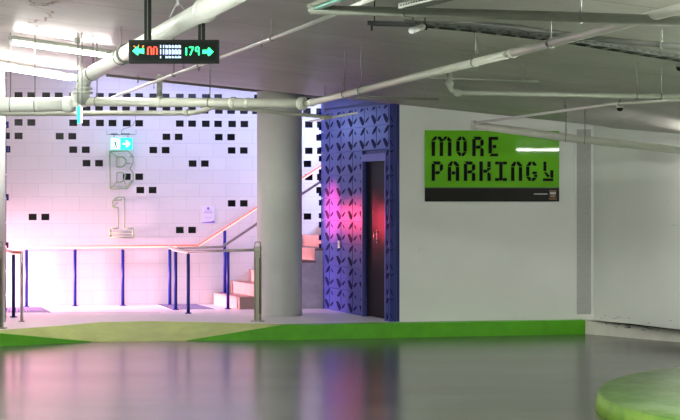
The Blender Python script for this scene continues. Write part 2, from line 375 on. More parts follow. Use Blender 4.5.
# tiled lobby wall with black niches
def bw(px): X, Y, t = on_line(px, BW0, BU); return X, Y, t
def row_z(r): return 2.7646-.1903*(r-1)
pairs = {-1: [25, 52.4, 79.5, 106.2, 133, 159.5, 186, 212, 264, 315], 0: [39, 66, 93, 119.8, 146.5, 172.6, 198.4, 225, 250, 275.6, 301, 326],
         1: [25, 79.6, 106.2, 133.1, 186, 212.2, 238.3, 314.8], 2: [12.2, 66, 172.6, 225, 326], 3: [0, 79.5, 159.7, 237.8, 314.8], 4: [92.8, 198.8, 301.5],
         5: [133, 314.8], 6: [146.5, 326], 7: [237.8], 8: [39.2, 301.5], 9: [186], 10: [], 11: []}
sq = []
for r, l in pairs.items():
    for px in l:
        c = bw(px)[2]
        for sg in (-1, 1): sq.append((c+sg*.0880, row_z(r)))
def grid_edges(vals, h, lo, hi):
    e = sorted([v-h for v in vals]+[v+h for v in vals]+[lo, hi]); out = [e[0]]
    for v in e[1:]:
        if v-out[-1] > .004: out.append(v)
    return out
s_lo, s_hi = -1.5, 8.6
se = grid_edges([q[0] for q in sq], .0555, s_lo, s_hi); ze = grid_edges([q[1] for q in sq], .046, FZ, 4.1)
def hole(s, z): return any(abs(s-q[0]) < .054 and abs(z-q[1]) < .0455 for q in sq)
mm = MB(); idx = {}
def gv(s, z, d):
    k = (round(s, 4), round(z, 4), d)
    if k not in idx: idx[k] = len(mm.v); mm.v.append((s, d, z))
    return idx[k]
def face(vv, mi): mm.f.append(vv); mm.m.append(mi); mm.sm.append(False)
H = [[hole((se[i]+se[i+1])/2, (ze[j]+ze[j+1])/2) for j in range(len(ze)-1)] for i in range(len(se)-1)]
D = .035
for i in range(len(se)-1):
    for j in range(len(ze)-1):
        a, b, c, d = se[i], se[i+1], ze[j], ze[j+1]; dd = D if H[i][j] else 0
        face((gv(a, c, dd), gv(b, c, dd), gv(b, d, dd), gv(a, d, dd)), 1 if H[i][j] else 0)
        if H[i][j]:
            for (ii, jj, q) in ((i-1, j, ((a, d), (a, c))), (i+1, j, ((b, c), (b, d))), (i, j-1, ((a, c), (b, c))), (i, j+1, ((b, d), (a, d)))):
                if not H[ii][jj]:
                    (s1, z1), (s2, z2) = q
                    face((gv(s1, z1, 0), gv(s2, z2, 0), gv(s2, z2, D), gv(s1, z1, D)), 2)
# back of the wall
bq = [(s_lo, .25, FZ), (s_hi, .25, FZ), (s_hi, .25, 4.1), (s_lo, .25, 4.1)]; mm.add(bq, [(3, 2, 1, 0)])
s_c = bw(25)[2]
tw = mm.build('wall_back', [mat_tiles(s_c-.379/2, row_z(1)-.0951), mat('black_niche_glaze', (.004, .004, .005), .3, var=.2, spec=.25), mat('niche_edge', (.16, .16, .18), .4)], rec=False)
tw.location = (BW0.x, BW0.y, 0); tw.rotation_euler = (0, 0, math.atan2(BU.y, BU.x)); struct(tw)

# ------------------------------------------------------------------ columns
def column(name, cx, cy, r, label, mt):
    z1 = ceil_z(cx, cy)-.001
    mm = MB(); mm.tube([(cx, cy, FZ), (cx, cy, z1)], r, n=64)
    o = mm.build(name, mt, origin=(cx, cy, FZ)); return o
c2 = column('column', -.788, 23.45, .293, '', M['column']); tag(c2, 'thick round grey column beside the steel post, in front of the stairs', 'column')
c1 = column('column', -4.30, 22.15, .29, '', M['column_w']); c1.location.x = -334.8*22.15/F-.29; tag(c1, 'white round column at the left edge of the photo', 'column')

# ------------------------------------------------------------------ blue perforated screen with the door
LBL = (NEAR-FAR).length
def bt(px): X, Y, t = on_line(px, FAR, BD); return t
def BP(t, z, d=0): p = FAR+BD*t+BN*d; return Vector((p.x, p.y, z))
t_d0, t_d1 = bt(363.2), bt(385.3)                        # door opening, far and near jamb
Z_D = CZ+(HY-157.0)*(FAR+BD*((t_d0+t_d1)/2)).y/F
def zt(t): p = FAR+BD*t; return ceil_z(p.x, p.y)
# wall core behind the screen (structure), with the opening
mm = MB()
def core(t0, t1, z0, z1=None):
    p = [BP(t0, 0, -.03), BP(t1, 0, -.03), BP(t1, 0, -.16), BP(t0, 0, -.16)]
    zz = [ceil_z(q.x, q.y)+.04 for q in p] if z1 is None else z1
    mm.prism([(q.x, q.y) for q in p], z0, zz)
core(.012, t_d0, FZ); core(t_d1, LBL+.02, FZ); core(t_d0, t_d1, Z_D)
struct(mm.build('wall_stair', M['shaded_blue']))
scr = thing('perforated_screen', 'tall blue metal screen of cut out panels around the dark door', 'screen', BP(LBL/2, FZ))
rows = [FZ+.305*i for i in range(12)]
cols_px = [317.6, 329.5, 341, 352.6, 364.4, 376.3, 388.4]
cols_t = [bt(x) for x in cols_px]; pitch = (cols_t[-1]-cols_t[1])/5
UP = Vector((0, 0, 1))
motif = [[(-3, 5), (7, 9), (1, 28), (-10, 46), (-22, 57), (-28, 50), (-17, 24)], [(11, 20), (17, 24), (25, 42), (24, 50), (17, 44)],
         [(-1.4, 14), (1.4, 14), (1.4, 126), (-1.4, 126)], [(-35, 90), (-22, 84), (-8, 106), (-1, 126), (-3, 143), (-13, 146), (-24, 124)],
         [(5, 126), (10, 112), (21, 98), (28, 92), (29, 104), (20, 120), (10, 131)]]
def clip_rect(poly, x0, x1, y0, y1):
    def cl(P, ins, cut):
        out = []
        for i in range(len(P)):
            a, b = P[i-1], P[i]
            if ins(b):
                if not ins(a): out.append(cut(a, b))
                out.append(b)
            elif ins(a): out.append(cut(a, b))
        return out
    def cx(v): return lambda a, b: (v, a[1]+(b[1]-a[1])*(v-a[0])/(b[0]-a[0]))
    def cy(v): return lambda a, b: (a[0]+(b[0]-a[0])*(v-a[1])/(b[1]-a[1]), v)
    for ins, cut in ((lambda p: p[0] >= x0, cx(x0)), (lambda p: p[0] <= x1, cx(x1)), (lambda p: p[1] >= y0, cy(y0)), (lambda p: p[1] <= y1, cy(y1))):
        if poly: poly = cl(poly, ins, cut)
    return poly
FW = .045
for i in range(len(rows)-1):
    z0, z1 = rows[i], rows[i+1]
    segs = [(0, t_d0-FW), (t_d1+FW, LBL)] if z0 < Z_D-.1 else [(0, LBL)]
    for (a, b) in segs:
        mm = MB()
        top_a, top_b = min(z1-.004, zt(a)-.012), min(z1-.004, zt(b)-.012)
        if top_b <= z0+.02: top_b = max(top_b, z0+.021)
        if top_a <= z0+.02: continue
        zlo = z0+.002
        mm.prism([(q.x, q.y) for q in (BP(a, 0, 0), BP(b, 0, 0), BP(b, 0, -.03), BP(a, 0, -.03))], zlo, [top_a, top_b, top_b, top_a], 0)
        for ct in cols_t:
            for poly in motif:
                pl = [(ct+x/80*pitch, z1-y/155*.305) for x, y in poly]
                ztop = min(top_a, top_b)-.003
                pl = clip_rect(pl, a+.003, b-.003, zlo+.003, ztop)
                if len(pl) > 2: mm.plate(FAR, BD, UP, BN, pl, -.0005, .0014, 1)
        if a == 0 and z1 < zt(0):      # folded tabs on the far edge
            mm.box(BP(-.012, z0+.06, .0), (.03, .05, .07), (BD, BN, UP), 1); mm.box(BP(-.012, z0+.24, .0), (.03, .05, .08), (BD, BN, UP), 1)
        mm.build('screen_panel', [M['blue_panel'], M['navy']], scr)
# near edge strip facing the driveway, with the wrapped cut-outs
mm = MB(); c0 = BP(LBL, 0, .002); c1_ = Vector((WALL0.x+.005, WALL0.y-.03, 0)); ed = (c1_-c0); ed.z = 0; el = ed.length; ed.normalize(); en = Vector((ed.y, -ed.x, 0)); en = en if en.y < 0 else -en
ztp = ceil_z(WALL0.x, WALL0.y)-.004
mm.plate(c0, ed, UP, en, [(0, FZ), (el, FZ), (el, ztp), (0, ztp)], -.03, 0, 0)
for i in range(9):
    z1 = rows[i+1]
    for poly in ([(.01, -.03), (.045, -.015), (.05, -.03), (.02, -.05)], [(.0, -.20), (.012, -.2), (.045, -.27), (.035, -.285)], [(.03, -.06), (.034, -.06), (.034, -.24), (.03, -.24)]):
        pl = [(x, min(z1+y, ztp-.01)) for x, y in poly]
        if pl[0][1] < ztp-.02: mm.plate(c0, ed, UP, en, pl, .0002, .0014, 1)
mm.build('edge_strip', [M['shaded_blue'], M['navy']], scr)
# door
dr = thing('door_1', 'dark door set in the blue screen', 'door', BP((t_d0+t_d1)/2, FZ)); dr['kind'] = 'structure'
del dr['label']; del dr['category']
mm = MB(); mm.plate(FAR, BD, UP, BN, [(t_d0+.004, FZ+.012), (t_d1-.004, FZ+.012), (t_d1-.004, Z_D-.05), (t_d0+.004, Z_D-.05)], -.10, -.055); mm.build('door_leaf', M['door'], dr)
mm = MB()
for (a, b, z0, z1) in ((t_d0-FW, t_d0, FZ, Z_D+.04), (t_d1, t_d1+FW, FZ, Z_D+.04), (t_d0, t_d1, Z_D-.05, Z_D+.04)):
    mm.plate(FAR, BD, UP, BN, [(a, z0), (b, z0), (b, z1), (a, z1)], -.05, .012)
mm.build('door_frame', M['frame'], dr)
hp = BP(bt(373.2), CZ+(HY-236)*23.2/F, -.05)
mm = MB(); mm.tube([hp+UP*.06, hp+UP*.06+BN*.035, hp+BN*.04, hp-UP*.05+BN*.035, hp-UP*.05], .008, 8)
mm.box(hp+BN*.0, (.035, .006, .16), (BD, BN, UP)); mm.build('door_handle', M['steel'], dr)
# small white switch box on the screen
q = BP(bt(340), CZ+(HY-244)*24.3/F, .012); mm = MB(); mm.bbox(q, (.07, .022, .10), (BD, BN, UP), .006)
mm.box(q+BN*.013, (.03, .006, .05), (BD, BN, UP)); tag(mm.build('switch_box', M['white_plastic'], origin=q), 'small white switch box mounted on the blue screen', 'switch')
# second blue screen, edge-on behind the white column
s2 = thing('perforated_screen', 'blue perforated screen seen edge-on beside the white column at the far left', 'screen', (-4.2, 22.9, FZ))
A = S(6.3, 198, 22.75); A.z = FZ; e2 = Vector((-.31, 1, 0)).normalized(); n2 = Vector((e2.y, -e2.x, 0))
for i in range(11):
    z0 = FZ+.305*i; z1 = min(z0+.285, ceil_z(A.x, A.y)-.05)
    if z1 < z0+.03: continue
    mm = MB(); mm.prism([(q.x, q.y) for q in (A, A-Vector((.026, 0, 0)), A-Vector((.026, 0, 0))+e2*.4, A+e2*.4)], z0+.006, z1)
    if i in (2, 4, 6, 7, 8): mm.box(A+Vector((.012, .02, z0+.14-A.z+FZ)), (.026, .03, .08))
    mm.build('screen_panel', [M['shaded_blue'], M['navy']], s2)

# ------------------------------------------------------------------ stairs
R0b = Vector((*bw(213)[:2], FZ)); R0f = G(240, 309.3); RISE = .166; RUN = .262
st = thing('staircase', 'brick-topped concrete stairs climbing right behind the grey column', 'stairs', (R0f.x, R0f.y, FZ))
NS = 9
R0b = R0b+BWN*.02
for k in range(NS):
    a = R0b+BU*RUN*k; b = R0f+BU*RUN*k; a2 = a+BU*(RUN+(0 if k < NS-1 else .9)); b2 = b+BU*(RUN+(0 if k < NS-1 else .9)); z = FZ+RISE*(k+1)
    mm = MB(); mm.prism([(q.x, q.y) for q in (a, b, b2, a2)], FZ, z-.03, 1 if k > 2 else 2)
    d = BU*-.012; f_ = (b-a).normalized()*.012
    mm.prism([(q.x, q.y) for q in (a+d, b+d+f_, b2+f_, a2)], z-.03, z, 0)
    # brick riser facing
    mm.prism([(q.x, q.y) for q in (a-BU*.006, b-BU*.006, b-BU*.0005, a-BU*.0005)], FZ+RISE*k+.001 if k else FZ, z-.03, 2 if k == 0 else 0)
    mm.build('step', [M['brick'], M['concrete'], mat('first_riser', (.38, .28, .24), .6, var=.2)], st)

# ------------------------------------------------------------------ railings
def blue_post(px, ybase, ytop, name='railing_post', zb=None, parent=None):
    p = G(px, ybase) if zb is None else zb; zt_ = CZ+(HY-ytop)*p.y/F
    mm = MB(); mm.tube([(p.x, p.y, p.z), (p.x, p.y, zt_-.03)], .0225, 12); mm.tube([(p.x, p.y, p.z), (p.x, p.y, p.z+.012)], .045, 14)
    o = mm.build(name, M['blue_post'], parent)
    mm = MB(); mm.tube([(p.x, p.y, zt_-.03), (p.x, p.y, zt_)], .009, 8); mm.build('rail_bracket', M['rail'], o)
    return o, Vector((p.x, p.y, zt_))
# back wall railing
bk = thing('handrail', 'long salmon-lit handrail along the tiled wall and up the stairs', 'railing', (*bw(122)[:2], FZ))
def off_wall(px, d): 
    X, Y, t = on_line(px, BW0+BWN*d, BU); return Vector((X, Y, FZ))
ZR = CZ-(247-HY)*25.3/F
prev = None
for px in (26.5, 75, 122.8, 169.8):
    p = off_wall(px, .11); blue_post(px, 0, HY+(CZ-ZR+.012)*F/p.y, zb=p, parent=bk)
p = off_wall(224.8, .11); p.z = FZ+RISE-.0; sl = RISE/RUN
pa = off_wall(-20, .11); pb = off_wall(198, .11)
def z_on(px, py): q = off_wall(px, .11); return CZ+(HY-py)*q.y/F
pc = off_wall(322, .11); pd = off_wall(345, .11)
pts = [Vector((pa.x, pa.y, ZR)), Vector((pb.x, pb.y, z_on(198, 245.5))), Vector((pc.x, pc.y, z_on(322, 165.5))), Vector((pd.x, pd.y, z_on(345, 150.5)))]
mm = MB(); mm.tube(pts, .017, 12); mm.build('rail', M['rail_pink'], bk)
mm = MB(); mm.tube([q-UP*.016-BWN*(-.012) for q in pts], .010, 8); mm.build('light_strip', M['led_pink'], bk)
zt2 = z_on(224.8, 228.5); blue_post(224.8, 0, HY+(CZ-zt2)*F/p.y, zb=p, parent=bk)
# middle railing: from the wall, past two posts, to the steel post
fr = thing('handrail', 'short handrail on blue posts ending at the steel post by the grey column', 'railing', G(188.3, 313.5))
o1, tE = blue_post(175.7, 309.8, 249.5, parent=fr); o2, tF = blue_post(188.3, 313.5, 251.5, parent=fr)
pD = off_wall(169.0, .15); pD.z = ZR; pK = G(255, 320.5); pK.z = CZ-(250-HY)*pK.y/F
pM = Vector(((tF.x+pK.x)/2-.25, (tF.y+pK.y)/2+.05, 0)); tF2 = tF.copy()
pts = [pD, tE, tF, tF.lerp(pK, .12), pK]
mm = MB(); mm.tube(pts, .018, 12); mm.build('rail', M['rail'], fr)
mm = MB(); mm.tube([q-UP*.017 for q in pts[:3]], .010, 8); mm.build('light_strip', M['led_pink'], fr)
# stair-side railing
sr = thing('handrail', 'grey stair handrail rising behind the column from the lone blue post', 'railing', G(228, 309))
o3, tG = blue_post(228, 309, 247.5, parent=sr)
def z_f(px, py, Y): return S(px, py, Y)
lineP = R0f+BWN*.0; 
def onf(px, py): X, Y, t = on_line(px, Vector((tG.x, tG.y, 0)), BU); return Vector((X, Y, CZ+(HY-py)*Y/F))
pts = [tE+Vector((.02, 0, .02)), onf(222, 247), onf(257, 223.5), onf(320, 182), onf(335, 172)]
pts[-1] = onf(330, 175.5)
mm = MB(); mm.tube(pts, .019, 12); mm.build('rail', M['rail'], sr)
# left return railing
lr = thing('handrail', 'short salmon-lit return handrail at the far left beside the white column', 'railing', G(13.5, 317.3))
o4, tI = blue_post(13.5, 317.3, 252.3, parent=lr)
J = G(21.7, 321.7); zJ = CZ-(252.5-HY)*J.y/F; e3 = (Vector((tI.x, tI.y, 0))-Vector((J.x, J.y, 0))).normalized()
far_ = Vector((tI.x, tI.y, 0))+e3*.95
pts = [Vector((J.x, J.y, zJ)), tI, Vector((far_.x, far_.y, tI.z))]
mm = MB(); mm.tube(pts, .017, 12); mm.build('rail', M['rail_pink'], lr)
mm = MB(); mm.tube([q-UP*.016 for q in pts], .010, 8); mm.build('light_strip', M['led_pink'], lr)
mm = MB(); mm.tube([(J.x, J.y, FZ), (J.x, J.y, zJ+.015)], .019, 12); mm.tube([(J.x, J.y, FZ), (J.x, J.y, FZ+.01)], .04, 14); mm.build('end_post', M['rail'], lr)
# square steel guard posts with a loop on top
def steel_post(px, ybase, ytop, label, rail_to=None):
    p = G(px, ybase); ht = CZ+(HY-ytop)*p.y/F-FZ; w = .088
    t = thing('guard_post', label, 'post', p)
    mm = MB(); mm.bbox(p+UP*(ht*.5-.035), (w, w, ht-.07), None, .012)
    mm.box(p+Vector((w*.5-.002, -.0, ht*.5-.06)), (.012, w*.6, ht-.16))
    mm.build('post_body', M['steel_post'], t)
    mm = MB(); mm.box(p+Vector((.028, -w/2-.0005, ht*.5-.08)), (.010, .003, ht-.2)); mm.box(p+Vector((-.028, -w/2-.0005, ht*.5-.08)), (.004, .003, ht-.2)); mm.build('groove', M['dark'], t)
    mm = MB(); mm.bbox(p+UP*(ht-.065), (w+.006, w+.006, .05), None, .012); mm.tube([p+Vector((-.01, -w/2-.001, ht-.075)), p+Vector((-.01, -w/2-.008, ht-.075))], .008, 10); mm.build('cap', M['steel'], t)
    mm = MB(); q = p+UP*(ht-.045); mm.tube([q+Vector((-.035, 0, 0)), q+Vector((-.035, 0, .05)), q+Vector((-.028, 0, .058)), q+Vector((.028, 0, .058)), q+Vector((.035, 0, .05)), q+Vector((.035, 0, 0))], .006, 8); mm.build('loop', M['steel'], t)
    mm = MB(); mm.bbox(p+UP*.006, (.17, .15, .012), None, .02); mm.build('base_plate', M['steel'], t)
    return t
steel_post(257.6, 321.6, 243.2, 'square steel guard post standing in front of the grey round column')
steel_post(-.8, 328.5, 243, 'square steel guard post cut by the left edge of the photo')

# tactile paving fields
def tactile(pxs, label, rowsn, sxn):
    q = [G(*c) for c in pxs]; t = thing('tactile_paving', label, 'paving', q[0])
    mm = MB(); mm.prism([(p.x, p.y) for p in q], FZ, FZ+.004); mm.build('base_sheet', M['matbase'], t)
    mm = MB()
    for j in range(rowsn):
        for i in range(sxn):
            u, v = (i+.5)/sxn, (j+.5)/rowsn
            p = (q[0].lerp(q[1], u)).lerp(q[3].lerp(q[2], u), v)
            mm.tube([(p.x, p.y, FZ+.003), (p.x, p.y, FZ+.009)], [.024, .018], 8)
    o = mm.build('stud_field', M['stud'], t); o['kind'] = 'stuff'; return t
tactile([(0, 313.0), (51, 312.8), (41, 307.3), (4, 307.6)], 'studded tactile paving patch on the lobby floor at the left', 9, 15)
tactile([(170, 309.6), (215, 309.3), (196, 304.4), (157, 304.8)], 'studded tactile paving patch on the floor before the stairs', 9, 13)
# straight joint in the lobby floor
a = G(48, 313.1); b = G(160, 312.3); mm = MB(); dd = (b-a).normalized(); nn = Vector((-dd.y, dd.x, 0))
mm.plate(Vector((a.x, a.y, FZ)), dd, nn, UP, [(0, 0), ((b-a).length, 0), ((b-a).length, .03), (0, .03)], .0, .002); struct(mm.build('trim_7', mat('floor_joint', (.45, .40, .44), .5)))

# ------------------------------------------------------------------ things on the tiled wall
def bwp(px, py, d): 
    X, Y, t = on_line(px, BW0+BWN*d, BU); return Vector((X, Y, CZ+(HY-py)*Y/F))
def wire_letter(name, label, loops, links, sc=4.2, ox=95, oy=145):
    t = thing(name, label, 'letter', bwp(121, 200, .03))
    mm = MB()
    for lp, d in loops:
        pts = [bwp(ox+x/sc, oy+y/sc, d) for x, y in lp]
        for a_, b_ in zip(pts, pts[1:]+pts[:1]): mm.tube([a_, b_], .0105, 6)
    mm.build('outline', M['wire'], t)
    for (x1, y1, d1, x2, y2, d2) in links:
        mm = MB(); mm.tube([bwp(ox+x1/sc, oy+y1/sc, d1), bwp(ox+x2/sc, oy+y2/sc, d2)], 0.0070, 6)
        mm.build('cross_wire', M['wire'], t)
Bf = [(62, 27), (138, 25), (160, 48), (160, 78), (146, 98), (160, 118), (160, 150), (134, 184), (64, 184)]
Bb = [(66, 34), (132, 34), (156, 56), (156, 74), (140, 98), (156, 120), (156, 144), (130, 176), (66, 176)]
c1f = [(92, 50), (118, 50), (130, 62), (130, 78), (116, 92), (92, 92)]; c2f = [(92, 116), (118, 116), (128, 126), (122, 148), (104, 158), (92, 156)]
wire_letter('wire_letter', 'large wireframe capital B on the tiled wall under the exit sign', [(Bf, .10), (c1f, .10), (c2f, .10)],
            [(62, 27, .10, 92, 50, .10), (64, 184, .10, 92, 156, .02), (134, 184, .10, 122, 148, .10), (160, 78, .1, 130, 78, .02), (64, 176, .02, 132, 176, .02), (132, 176, .02, 158, 144, .02), (160, 48, .1, 146, 50, .02)]
            + [(x, y, .10, x, y, .005) for x, y in ((62, 27), (64, 184), (160, 150))])
Of = [(74, 232), (96, 219), (124, 219), (124, 350), (160, 350), (160, 389), (62, 389), (62, 350), (97, 350), (97, 262), (74, 262)]
wire_letter('wire_numeral', 'large wireframe numeral 1 on the tiled wall above the handrail', [(Of, .10)],
            [(62, 366, .02, 160, 366, .02), (74, 232, .1, 112, 232, .02), (112, 232, .02, 112, 226, .02), (74, 262, .1, 97, 240, .02), (62, 350, .1, 68, 366, .02), (160, 350, .1, 154, 366, .02), (62, 389, .1, 70, 378, .02), (160, 389, .1, 154, 378, .02), (70, 378, .02, 154, 378, .02)]
            + [(x, y, .10, x, y, .005) for x, y in ((74, 232), (62, 389), (160, 389))])
# exit sign with a running figure and arrow
def sign_frame(O, Ux, Wn):
    return O, Ux, UP, Wn
es = thing('exit_sign', 'lit turquoise exit sign with arrow above the wireframe B', 'sign', bwp(121.3, 150, .2))
O = bwp(110.6, 149.8, .22); ppm = O.y/F                     # metres per pixel here
W_, H_ = 21.8*ppm, 12.0*ppm
mm = MB(); mm.plate(O, BU, UP, BWN, [(0, 0), (W_, 0), (W_, H_), (0, H_)], -.05, 0); mm.build('casing', M['exit_t'], es)
mm = MB(); s_ = H_
mm.plate(O, BU, UP, BWN, [(.03*s_, .06*s_), (.80*s_, .06*s_), (.80*s_, .94*s_), (.03*s_, .94*s_)], .0005, .002); mm.build('figure_field', M['exit_w'], es)
mm = MB(); T = lambda L: [(x*s_, y*s_) for x, y in L]
for pl in ([(.44, .72), (.50, .70), (.54, .75), (.51, .82), (.44, .82), (.41, .77)], [(.36, .68), (.48, .66), (.44, .42), (.34, .42)], [(.34, .46), (.42, .44), (.36, .22), (.20, .14), (.18, .20), (.29, .27)],
           [(.38, .44), (.46, .44), (.54, .30), (.52, .12), (.45, .12), (.46, .28)], [(.36, .67), (.26, .60), (.22, .46), (.27, .45), (.31, .56), (.38, .60)], [(.46, .66), (.56, .56), (.66, .56), (.66, .50), (.54, .50), (.44, .58)],
           [(.60, .88), (.74, .88), (.74, .12), (.70, .12), (.70, .84), (.60, .84)]):
    mm.plate(O, BU, UP, BWN, T(pl), .0021, .0035)
mm.build('running_figure', mat('exit_figure_green', (.01, .25, .22), .5), es)
mm = MB(); mm.plate(O, BU, UP, BWN, T([(1.0, .43), (1.36, .43), (1.22, .22), (1.36, .22), (1.66, .5), (1.36, .78), (1.22, .78), (1.36, .57), (1.0, .57)]), .0005, .002); mm.build('arrow', M['exit_w'], es)
# thin bracket and cable above the exit sign
br_ = thing('sign_bracket', 'thin dark bracket with a looping cable above the exit sign', 'bracket', bwp(121, 135, .1))
mm = MB(); mm.tube([bwp(106.8, 130.5, .12), bwp(106.8, 134.6, .12), bwp(136, 134.4, .12), bwp(136, 130.3, .12)], .004, 6)
mm.tube([bwp(111, 134, .12), bwp(118, 134, .12)], .010, 6); mm.tube([bwp(121, 134, .12), bwp(130, 134, .12)], .010, 6)
mm.tube([bwp(114, 134.5, .12), bwp(114, 138.5, .2)], .004, 6); mm.tube([bwp(128, 134.5, .12), bwp(128, 138.5, .2)], .004, 6)
mm.tube([bwp(136, 134.3, .12), bwp(136, 134.3, 0)], .004, 6); mm.build('bar', M['pipe_d'], br_)
mm = MB(); mm.tube([bwp(121.2, 134, .12), bwp(121.6, 130.5, .1), bwp(124, 128.5, .1), bwp(129, 127.5, .1), bwp(133, 125, .1), bwp(135.3, 121, .1), bwp(135.6, 112, .06), bwp(135.6, 100, .02)], .0035, 6); mm.build('cable', M['pipe_d'], br_)
# poster
po = thing('poster', 'small white and purple notice on the tiled wall left of the stairs', 'poster', bwp(208, 223, .01))
O = bwp(201.8, 223.6, .0); g = O.y/F; w_, h_ = 12.6*g, 17.6*g
mm = MB(); mm.plate(O, BU, UP, BWN, [(0, 0), (w_, 0), (w_, h_), (0, h_)], 0, .006); mm.build('sheet', M['paper'], po)
mm = MB(); mm.plate(O, BU, UP, BWN, [(0, .03*h_), (w_, .03*h_), (w_, .17*h_), (.7*w_, .12*h_), (.3*w_, .09*h_), (0, .07*h_)], .0062, .0075); mm.build('wave_print', M['purple'], po); mm = MB()
mm.plate(O, BU, UP, BWN, [(w_*.5+math.cos(a*PI/4)*.11*w_, h_*.86+math.sin(a*PI/4)*.11*w_) for a in range(8)], .0062, .0075); mm.build('seal_print', M['purple'], po); mm = MB()
mm.plate(O, BU, UP, BWN, [(.12*w_, .60*h_), (.9*w_, .60*h_), (.9*w_, .625*h_), (.12*w_, .625*h_)], .0062, .0075); mm.build('title_line', M['purple'], po)
mm = MB()
for f_ in (.28, .36, .68, .74): mm.plate(O, BU, UP, BWN, [(.2*w_, f_*h_), (.8*w_, f_*h_), (.8*w_, (f_+.02)*h_), (.2*w_, (f_+.02)*h_)], .0062, .0075)
mm.build('small_print', M['purple_l'], po)
# hanging exit sign seen edge-on
hs = thing('exit_sign', 'turquoise hanging exit sign seen edge-on under the white pipe joint', 'sign', S(80, 123, 15.8))
c = S(80, 114.5, 15.9); ax_ = Vector(((80-HX)/F, 1, 0)).normalized(); bx_ = Vector((ax_.y, -ax_.x, 0))
mm = MB(); mm.box(c+ax_*.10-bx_*.012, (.026, .20, 16.5*15.9/F), (bx_, ax_, UP)); mm.build('casing', M['exit_t'], hs)
mm = MB(); mm.box(c+ax_*.10+bx_*.012, (.021, .19, 15.5*15.9/F), (bx_, ax_, UP)); mm.build('face', M['exit_w'], hs)
mm = MB()
for dd_ in (-.036, .036):
    q = c+ax_*.10+bx_*dd_*.5; mm.tube([(q.x, q.y, c.z+.07), (q.x, q.y, ceil_z(q.x, q.y))], .005, 6)
mm.build('drop_rod', M['galv'], hs)

# ------------------------------------------------------------------ green wall sign
O2 = Vector(on_line(424.7, WALL0+Nw*.0, U)[:2]+(0,)); pr = Vector(on_line(558.6, WALL0, U)[:2]+(0,)); SW = (pr-O2).length
gl = O2.y/F; zb_, zt_, zm_ = CZ+(HY-201.6)*gl, CZ+(HY-130.3)*gl, CZ+(HY-187.6)*gl
O2.z = zb_; SH = zt_-zb_; SB = zm_-zb_
gs = thing('wall_sign', 'large green and black sign on the white wall reading MORE PARKING', 'sign', O2+U*SW*.5)
mm = MB(); mm.plate(O2, U, UP, Nw, [(0, SB), (SW, SB), (SW, SH), (0, SH)], .002, .025); mm.build('green_board', M['sign_green'], gs)
mm = MB(); mm.plate(O2, U, UP, Nw, [(0, 0), (SW, 0), (SW, SB), (0, SB)], .002, .025); mm.build('black_band', M['sign_black'], gs)
mm = MB(); mm.plate(O2, U, UP, Nw, [(0, SB-.006), (SW, SB-.006), (SW, SB+.006), (0, SB+.006)], .025, .027); mm.build('band_edge', mat('band_edge_green', (.06, .16, .03), .4), gs)
KX = SW/588.0; KY = SH/313.0                                # crop units: 42..630 wide, 45..358 high
def glyph(mm, polys, gx, gy):
    for pl in polys:
        mm.plate(O2, U, UP, Nw, [((gx+x-42)*KX, (358-(gy+y))*KY) for x, y in pl], .0252, .028)
t_ = 15
def V_(x, y0, y1, w=t_): return [(x, y0), (x+w, y0), (x+w, y1), (x, y1)]
def Hh(x0, x1, y, h=t_): return [(x0, y), (x1, y), (x1, y+h), (x0, y+h)]
g2 = 1.6
def arch(w):     # two cut-corner shoulders of an n, with the thin gaps between the strokes
    return [[(0, 22), (8, 24), (15, 18), (15, 86), (0, 86)][0:0] or [(0, 24), (15, 24), (15, 86), (0, 86)], [(w-15, 24), (w, 24), (w, 86), (w-15, 86)],
            [(0, 22), (0, 16), (14, 0), (w/2-g2, 0), (w/2-g2-3, 12), (20, 14), (15, 22)], [(w, 22), (w, 16), (w-14, 0), (w/2+g2, 0), (w/2+g2-2, 12), (w-20, 14), (w-15, 22)]]
